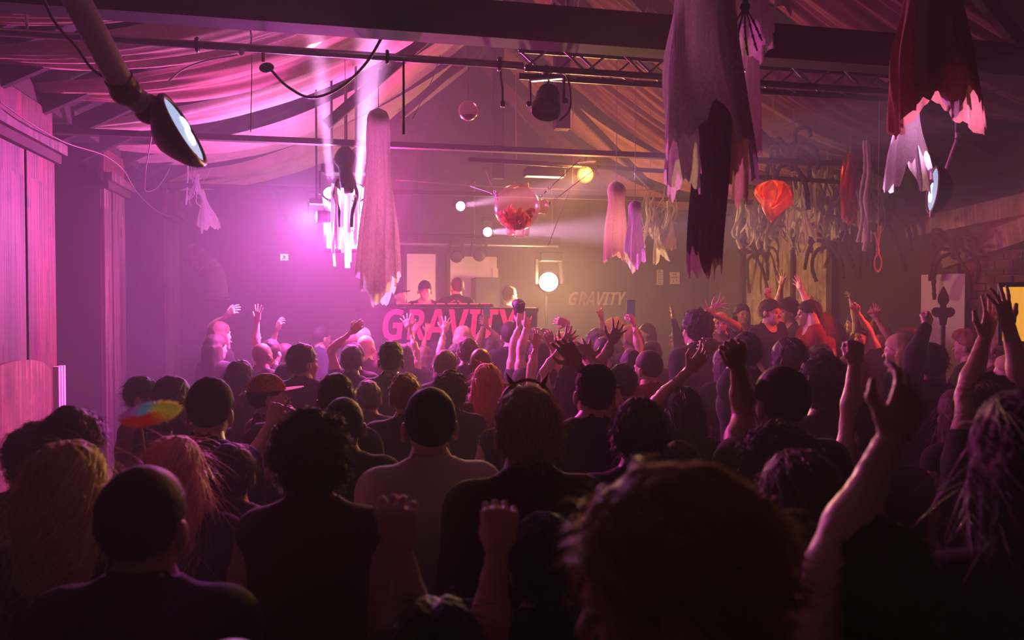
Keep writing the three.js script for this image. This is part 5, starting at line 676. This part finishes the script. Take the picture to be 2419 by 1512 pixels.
P(1946, 826, 118, 'curly', 'black', 'black', 'big black curly head behind the diagonal arm', { skin: 3 });
P(1868, 788, 78, 'mid', 'dark', 'denim', 'dark hair over a blue hood at right', { skin: 0 });
P(1714, 815, 62, 'long', 'dark', 'black', 'long-haired girl with glints in her hair right of centre', { skin: 0 });
P(1762, 778, 62, 'short', 'black', 'black', 'dark head with a forearm stretched out to the left', { l: ['limp', 1692, 815, -0.2, 1738, 800, -0.1], sleeve: 0.2, skin: 0 });
P(1830, 965, 205, 'afro', 'black', 'black', 'huge dark afro in front at right', { skin: 3 });
P(1886, 1040, 160, 'long', 'dark', 'black', 'straight centre-parted dark hair below the afro', { skin: 1 });
P(1602, 1030, 120, 'short', 'dark', 'navy', 'purple-lit dark head just above the nearest person', { skin: 0 });
P(1508, 922, 150, 'short', 'black', 'navy', 'broad dark head right of the fair cropped man', { skin: 2 });
P(1612, 902, 112, 'mid', 'black', 'black', 'dark head with a bent raised forearm right of centre', { l: ['relaxed', 1630, 872, 0.0, 1578, 968, 0.0], sleeve: 0.1, skin: 0 });
P(2068, 935, 130, 'short', 'black', 'black', 'shadowed person with a long forearm raised at right', { l: ['fist', 2020, 845, 0.1, 2052, 1010, 0.1], sleeve: 0.1, skin: 1 });
P(2345, 868, 125, 'short', 'black', 'black', 'person clapping with both hands high at far right', { l: ['open', 2335, 742, 0.1, 2300, 870, 0.05], r: ['open', 2378, 735, 0.05, 2392, 830, 0.05], sleeve: 0.25, skin: 1 });
P(2268, 905, 110, 'mid', 'brown', 'black', 'shadowed brown hair left of the clapping person');
P(2190, 800, 72, 'short', 'black', 'black', 'shadowed person raising a red-lit fist at right', { l: ['fist', 2188, 768, 0.0], sleeve: 1, skin: 0 });
P(628, 985, 112, 'short', 'dark', 'wine', 'person pointing one finger up beside the dark curls', { r: ['point', 640, 995, -0.1, 590, 1105, -0.15], sleeve: 0.3, skin: 0 });
P(330, 880, 84, 'short', 'dark', 'red', 'person in profile by the second post', { turn: RIGHT + 0.2, head: [-0.15, 0, 0], face: true, skin: 0 });
// hands in front of the stage
P(642, 795, 48, 'short', 'dark', 'black', 'person with a red-lit open hand raised at left', { l: ['open', 607, 738, 0.0], sleeve: 0.1, skin: 0 });
P(676, 806, 46, 'bowl', 'dark', 'black', 'person with a half-raised hand right of the red-lit hand', { l: ['relaxed', 655, 778, 0.0], sleeve: 0.2 });
P(950, 806, 50, 'mid', 'dark', 'black', 'person reaching up at the left end of the booth letters', { r: ['open', 962, 752, 0.2], sleeve: 0.1 });
P(1000, 812, 50, 'mid', 'brown', 'black', 'person reaching up between the booth letters', { l: ['open', 983, 748, 0.2], sleeve: 0.1 });
P(1030, 800, 46, 'long', 'dark', 'black', 'person reaching up before the second booth letter', { l: ['relaxed', 1010, 758, 0.3], sleeve: 0.1 });
P(1078, 806, 48, 'short', 'dark', 'wine', 'person reaching up at the right end of the booth letters', { l: ['open', 1052, 765, 0.2], sleeve: 0.1 });
const shoeHolder = P(1246, 800, 46, 'short', 'dark', 'black', 'person holding a dark shoe up before the warm spotlight', { l: ['grip', 1232, 722, 0.0], sleeve: 0.1, skin: 0 });
P(1270, 796, 50, 'short', 'dark', 'black', 'person making horns with one hand below the shoe', { l: ['horns', 1243, 768, 0.2], sleeve: 0.1 });
P(1388, 800, 50, 'short', 'dark', 'black', 'person with a limp outstretched hand before the warm glow', { l: ['relaxed', 1338, 748, 0.0, 1368, 795, 0, 1290, 750], sleeve: 0.1, skin: 0 });
P(1402, 782, 42, 'short', 'brown', 'black', 'person pointing up at the wall lettering', { r: ['point', 1420, 738, 0.0], sleeve: 0.1 });
const phoneA = P(1540, 800, 50, 'short', 'dark', 'black', 'person filming with a phone left of the notices', { l: ['grip', 1496, 762, 0.0, 1530, 800, 0], sleeve: 0.4 });
const phoneB = P(1158, 792, 44, 'mid', 'dark', 'orange', 'orange-lit person filming with a phone near the stage', { l: ['grip', 1143, 764, 0.0], r: ['relaxed', 1152, 772, 0.1], sleeve: 0.1 });
P(1604, 772, 46, 'curly', 'dark', 'navy', 'person with an open hand raised left of the tall curls', { l: ['spread', 1588, 738, 0.0], sleeve: 1 });
P(1292, 858, 66, 'short', 'dark', 'black', 'person with two forearms up behind the fair cropped man', { l: ['relaxed', 1266, 812, 0.0, 1255, 872], r: ['relaxed', 1303, 815, 0, 1318, 872], sleeve: 0.1 });
P(1346, 850, 62, 'mid', 'dark', 'black', 'person with one hand up between two raised arms', { l: ['open', 1330, 815, 0.1], sleeve: 0.1 });
P(1470, 850, 76, 'short', 'dark', 'wine', 'person with a raised arm left of the round cropped head', { l: ['open', 1444, 808, 0.1], sleeve: 0.1 });
P(1215, 900, 82, 'bowl', 'dark', 'black', 'dark bowl-cut head hidden behind the fair cropped man', {});
// dancers on the riser by the right wall
{
  const r = thing('dance_riser', 'low dark riser under the dancers by the right wall', 'platform', V(RISER[0], 0, RISER[1])); part(r, 'deck', bx(2.3, 0.05, 1.6, 0, 0.29, 0), M.dark); part(r, 'skirt', bx(2.26, 0.265, 0.04, 0, 0.1325, 0.77), M.black); for (const s of [-1, 1]) part(r, 'skirt', bx(0.04, 0.265, 1.56, s * 1.12, 0.1325, 0), M.black);
  const fl = 0.326, B = (px, top, w, hair, col, shirt, label, o) => P(px, top, w, hair, col, shirt, label, { floor: fl, detail: 1, gap: 0.33, ...o });
  B(1752, 712, 40, 'long', 'black', 'black', 'dark-haired girl facing the camera before the plaster wall', { turn: TOCAM + 0.3, face: true, skin: 0 });
  B(1702, 732, 40, 'bald', 'dark', 'charcoal', 'bald dancer facing the camera with hands spread', { turn: TOCAM - 0.2, face: true, skin: 1, l: ['spread', 1688, 745, -0.2], r: ['spread', 1684, 728, -0.1] });
  B(1818, 700, 46, 'short', 'dark', 'black', 'dancer with a fist behind his head on the riser', { turn: TOCAM + 0.5, face: true, l: ['fist', 1816, 700, 0.15], sleeve: 0.2, skin: 0 });
  B(1862, 697, 50, 'curly', 'dark', 'charcoal', 'curly dancer with a hand flung to the left', { r: ['spread', 1846, 672, 0.1], sleeve: 0.2, skin: 0, turn: LEFT + 0.4 });
  B(1912, 702, 48, 'short', 'black', 'red', 'pink-faced dancer looking left on the riser', { turn: LEFT, face: true, skin: 4, l: ['open', 1888, 672, 0.15], sleeve: 0.2 });
  B(1938, 732, 46, 'long', 'auburn', 'orange', 'girl in orange with auburn hair in profile', { turn: LEFT + 0.15, face: true, skin: 4, sleeve: 0 });
  B(1970, 752, 46, 'mid', 'dark', 'black', 'dark-haired girl looking down in red light', { turn: LEFT, head: [-0.35, 0, 0], face: true, skin: 0 });
  B(2040, 760, 48, 'short', 'dark', 'black', 'dancer with a limp red-lit wrist raised', { turn: LEFT + 0.8, l: ['limp', 2004, 694, 0.0, 2040, 735, 0], sleeve: 0.1, skin: 0 });
  B(2020, 735, 40, 'mid', 'dark', 'wine', 'dancer with a thin hand straight up', { l: ['relaxed', 2006, 682, 0.1], sleeve: 0.1, skin: 4 });
  B(1905, 745, 42, 'short', 'dark', 'black', 'dancer holding up a phone on the riser', { r: ['grip', 1921, 706, 0.05], sleeve: 0.2 });
  B(2085, 765, 46, 'short', 'black', 'black', 'dancer clasping raised hands in red light', { turn: LEFT + 0.6, l: ['fist', 2062, 740, -0.1], r: ['open', 2070, 732, -0.1], sleeve: 0.2, skin: 0 });
}
// performers on the stage
{
  const fl = 0.505;
  P(1003, 656, 31.5, 'buzz', 'black', 'black', 'performer in a black cap behind the booth', { floor: fl, turn: TOCAM + 0.2, hat: 'cap', face: true, skin: 2, sleeve: 1, head: [-0.15, 0, 0] });
  const e = P(1079, 650, 31, 'buzz', 'brown', 'black', 'performer in a jacket with a round red back emblem', { floor: fl, turn: -YAW - 0.05, skin: 0, sleeve: 1, head: [0, 0.5, 0] });
  const c = document.createElement('canvas'); c.width = c.height = 256; const x = c.getContext('2d'); x.fillStyle = '#0c0b0d'; x.fillRect(0, 0, 256, 256); x.fillStyle = '#e0284c'; x.beginPath(); x.arc(128, 122, 62, 0, 7); x.fill(); x.fillRect(92, 150, 72, 54); x.fillStyle = '#2a0a12'; for (const s of [-1, 1]) { x.beginPath(); x.ellipse(128 + s * 27, 118, 19, 15, s * 0.3, 0, 7); x.fill(); } x.beginPath(); x.moveTo(128, 138); x.lineTo(118, 158); x.lineTo(138, 158); x.fill(); for (let i = 0; i < 6; i++) x.fillRect(98 + i * 11, 176, 4, 24); x.fillRect(70, 128, 116, 5); x.strokeStyle = '#e0284c'; x.lineWidth = 15; for (let i = 0; i < 30; i++) { if (i === 7 || i === 22) continue; const a = i / 30 * 6.283 + 0.1; x.beginPath(); x.arc(128, 128, 106, a, a + 0.1 + 0.05 * ((i * 7) % 3)); x.stroke(); }
  const t = new THREE.CanvasTexture(c); t.colorSpace = THREE.SRGBColorSpace; const em = part(e.group, 'back_emblem', new THREE.CylinderGeometry(0.125, 0.125, 0.006, 36).rotateX(Math.PI / 2).rotateZ(Math.PI), std(0xffffff, 0.8, { map: t })); const pl = new THREE.CircleGeometry(0.123, 36); em.geometry = pl; em.position.set(0, 1.37, 0.138); em.rotation.x = -0.12; em.userData.label = 'round red face emblem ringed with marks';
  P(1184, 672, 32, 'short', 'brown', 'white', 'performer in a pale shirt bending beside the warm spotlight', { floor: fl, turn: RIGHT + 0.3, skin: 4, lean: 0.2, sleeve: 0.6, l: ['relaxed', 1150, 740, 0.1] });
  P(946, 668, 30, 'buzz', 'black', 'black', 'performer in a cap half hidden by the long pale ghost', { floor: fl, turn: RIGHT - 0.6, hat: 'cap', skin: 1, sleeve: 1 });
}
// the rest of the crowd, between the ones above
{
  const styles = [['short', 'dark'], ['buzz', 'black'], ['mid', 'brown'], ['long', 'dark'], ['curly', 'dark'], ['bowl', 'brown'], ['quiff', 'auburn'], ['short', 'blond'], ['long', 'blond'], ['bald', 'black']], words = { short: 'short', buzz: 'cropped', mid: 'mid-length', long: 'long', curly: 'curly', bowl: 'rounded', quiff: 'tousled' };
  let n = 0; seed = 91; const specs = [], near = [];
  for (let z = -9.0; z < -3.4 && n < 105; z += 0.48) for (let x = -2.2; x < 5.9; x += 0.48) {
    const X = x + rr(-0.12, 0.12), Z = z + rr(-0.12, 0.12), tall = rr(1.6, 1.79), [hair, col] = styles[Math.floor(rnd() * styles.length)], shirt = pick(['black', 'black', 'charcoal', 'navy', 'wine', 'grey', 'olive', 'denim']), up = rnd() < 0.16 && Z < -5, arm = [rnd() < 0.5 ? 'l' : 'r', pick(['open', 'relaxed', 'fist', 'point']), rr(-30, 30), rr(5, 40)];
    if (X < XL + 0.35 || X > XR - 0.5 || blocked(X, Z, 0.3)) continue; const q = V(X, 1.7, Z).project(camera), px = (q.x + 1) / 2 * W; if (Math.abs(q.x) > 1.03 || px < 500) continue;
    if (placed.some((p) => Math.hypot(p.x - X, p.z - Z) < 0.44) || near.some((p) => Math.hypot(p.x - X, p.z - Z) < 0.44)) continue; const d = -V(X, 1.7, Z).applyMatrix4(camera.matrixWorldInverse).z; n++; if (d < 4.6) continue;
    const top = (1 - V(X, tall, Z).project(camera).y) / 2 * H, who = hair === 'bald' ? 'bald dancer' : `${words[hair]} ${col}-haired dancer`, zone = (X < 0 ? 'left' : X > 2.6 ? 'right' : 'centre') + (Z < -7.6 ? ' before the stage' : Z < -5.6 ? ' of the mid-crowd' : ' of the nearer crowd');
    specs.push({ px, top, d, hair, col, shirt, up, arm, lab: `${who} in ${shirt}${up ? ' with a hand up' : ''}, ${zone}` }); near.push(V(X, 0, Z)); const size = { afro: 0.265, curly: 0.225, bowl: 0.195, buzz: 0.172, bald: 0.16 }[hair] ?? 0.19; specs.at(-1).w = size * F / d;
  }
  const same = {}; for (const e of specs) (same[e.lab] ??= []).push(e); for (const k in same) if (same[k].length > 1) same[k].sort((a, b) => a.px - b.px).forEach((e, i, A) => { e.lab += ', ' + (i === 0 ? 'leftmost' : i === A.length - 1 ? 'rightmost' : 'middle') + ' such'; });
  for (const e of specs) P(e.px, e.top, e.w, e.hair, e.col, e.shirt, e.lab, { gap: 0.42, group: 'dancers in the crowd', detail: e.d < 5.2 ? 1 : 0, ...(e.up ? { [e.arm[0]]: [e.arm[1], e.px + e.arm[2], e.top - e.arm[3], 0], sleeve: 0.2 } : {}) });
  console.log('crowd', placed.length);
}
// ---------- things held up or worn
{
  const phone = (h, i, label) => { const p = h.handAt(i), u = h.handDir(i), g = thing('phone', label, 'phone', p.clone().addScaledVector(u, 0.1)); g.rotation.y = -YAW; part(g, 'case', new RoundedBoxGeometry(0.075, 0.15, 0.011, 2, 0.005).translate(0, 0.04, 0), M.black); part(g, 'screen', bx(0.068, 0.138, 0.002, 0, 0.04, 0.007), glow([0.25, 0.22, 0.3], 0.25)); part(g, 'camera_bump', bx(0.025, 0.03, 0.004, -0.018, 0.09, -0.008), M.blackMetal); };
  phone(phoneA, 0, 'dark phone held up left of the wall notices'); phone(phoneB, 0, 'dark phone held up by the orange-lit person');
  const s = thing('held_shoe', 'dark shoe held sole up in a raised fist', 'shoe', shoeHolder.handAt(0).addScaledVector(shoeHolder.handDir(0), 0.12)); part(s, 'upper', shoeGeo.clone().rotateX(-1.35).rotateY(0.5), M.black); part(s, 'lace', tube([V(-0.03, 0.06, 0.03), V(0, 0.07, 0.045), V(0.03, 0.06, 0.03)], 0.004), M.string);
  const c = blond.p, hb = thing('horned_headband', 'dark red horn headband just behind the fair cropped head', 'headband', at(1246, 925, 2.72)), hm = std(0x7a0c1c, 0.5); hb.rotation.y = -YAW; part(hb, 'band', moved(new THREE.TorusGeometry(0.085, 0.006, 8, 30, Math.PI), 0, -0.045, 0), hm); for (const k of [-1, 1]) part(hb, 'horn', moved(new THREE.ConeGeometry(0.015, 0.06, 14), k * 0.06, 0.04, 0, 0, 0, -k * 0.5), hm);
  // rainbow fluff on a stick
  const f0 = at(356, 978, 2.25), g = thing('led_fluff_wand', 'rainbow fluffy light-up wand held up on a thin stick', 'wand', f0); g.rotation.set(0, -YAW, 0.2); const C = [[0.75, 0.1, 0.6], [0.2, 0.4, 0.7], [0.75, 0.04, 0.04], [0.8, 0.25, 0.03], [0.75, 0.5, 0.08]], tuft = C.map(() => ({ p: [], i: [] }));
  for (let i = 0; i < 5200; i++) { const a = hash3(i, 1, 77) * 6.283, b = hash3(i, 2, 77) * 2 - 1, r = Math.sqrt(1 - b * b), n = V(b, r * Math.cos(a), r * Math.sin(a)), p = V(n.x * 0.066, n.y * 0.014, n.z * 0.03), q = p.clone().add(V(n.x * 0.018, n.y * 0.02, n.z * 0.03).multiplyScalar(0.6 + 0.7 * hash3(i, 3, 77))).add(V((hash3(i, 4, 77) - 0.5) * 0.014, (hash3(i, 5, 77) - 0.5) * 0.008, (hash3(i, 6, 77) - 0.5) * 0.014)), w = 0.0012, jx = n.x + (hash3(i, 8, 77) - 0.5) * 0.35, k = n.y + (hash3(i, 9, 77) - 0.5) * 0.4 > 0.2 ? (jx < -0.25 ? 0 : jx < 0.2 ? 1 : 4) : jx < 0.4 ? 2 : jx < 0.65 ? 3 : 4, o = tuft[k].p.length / 3; const s1 = V(-n.z, n.x, n.y).cross(n).normalize().multiplyScalar(w), s2 = s1.clone().cross(n).normalize().multiplyScalar(w); for (const v of [p.clone().add(s1), p.clone().sub(s1).add(s2), p.clone().sub(s2), q]) tuft[k].p.push(v.x, v.y, v.z); tuft[k].i.push(o, o + 1, o + 3, o + 1, o + 2, o + 3, o + 2, o, o + 3); }
  tuft.forEach((t, k) => { const fg = new THREE.BufferGeometry(); fg.setAttribute('position', new THREE.Float32BufferAttribute(t.p, 3)); fg.setIndex(t.i); fg.computeVertexNormals(); part(g, 'fluff_tuft', fg, std(rgb(C[k]), 0.9, { emissive: rgb(C[k]), emissiveIntensity: 0.1 })).userData.kind = 'stuff'; });
  part(g, 'core', moved(new THREE.SphereGeometry(1, 20, 12), 0, 0, 0, 0, 0, 0, V(0.064, 0.013, 0.03)), std(0xa01818, 0.9)); part(g, 'stick', rod(V(-0.03, 0, 0), V(-0.06, -0.33, 0.01), 0.003, 0.003, 8), std(0xb08a70, 0.5));
}
renderer.render(scene, camera);
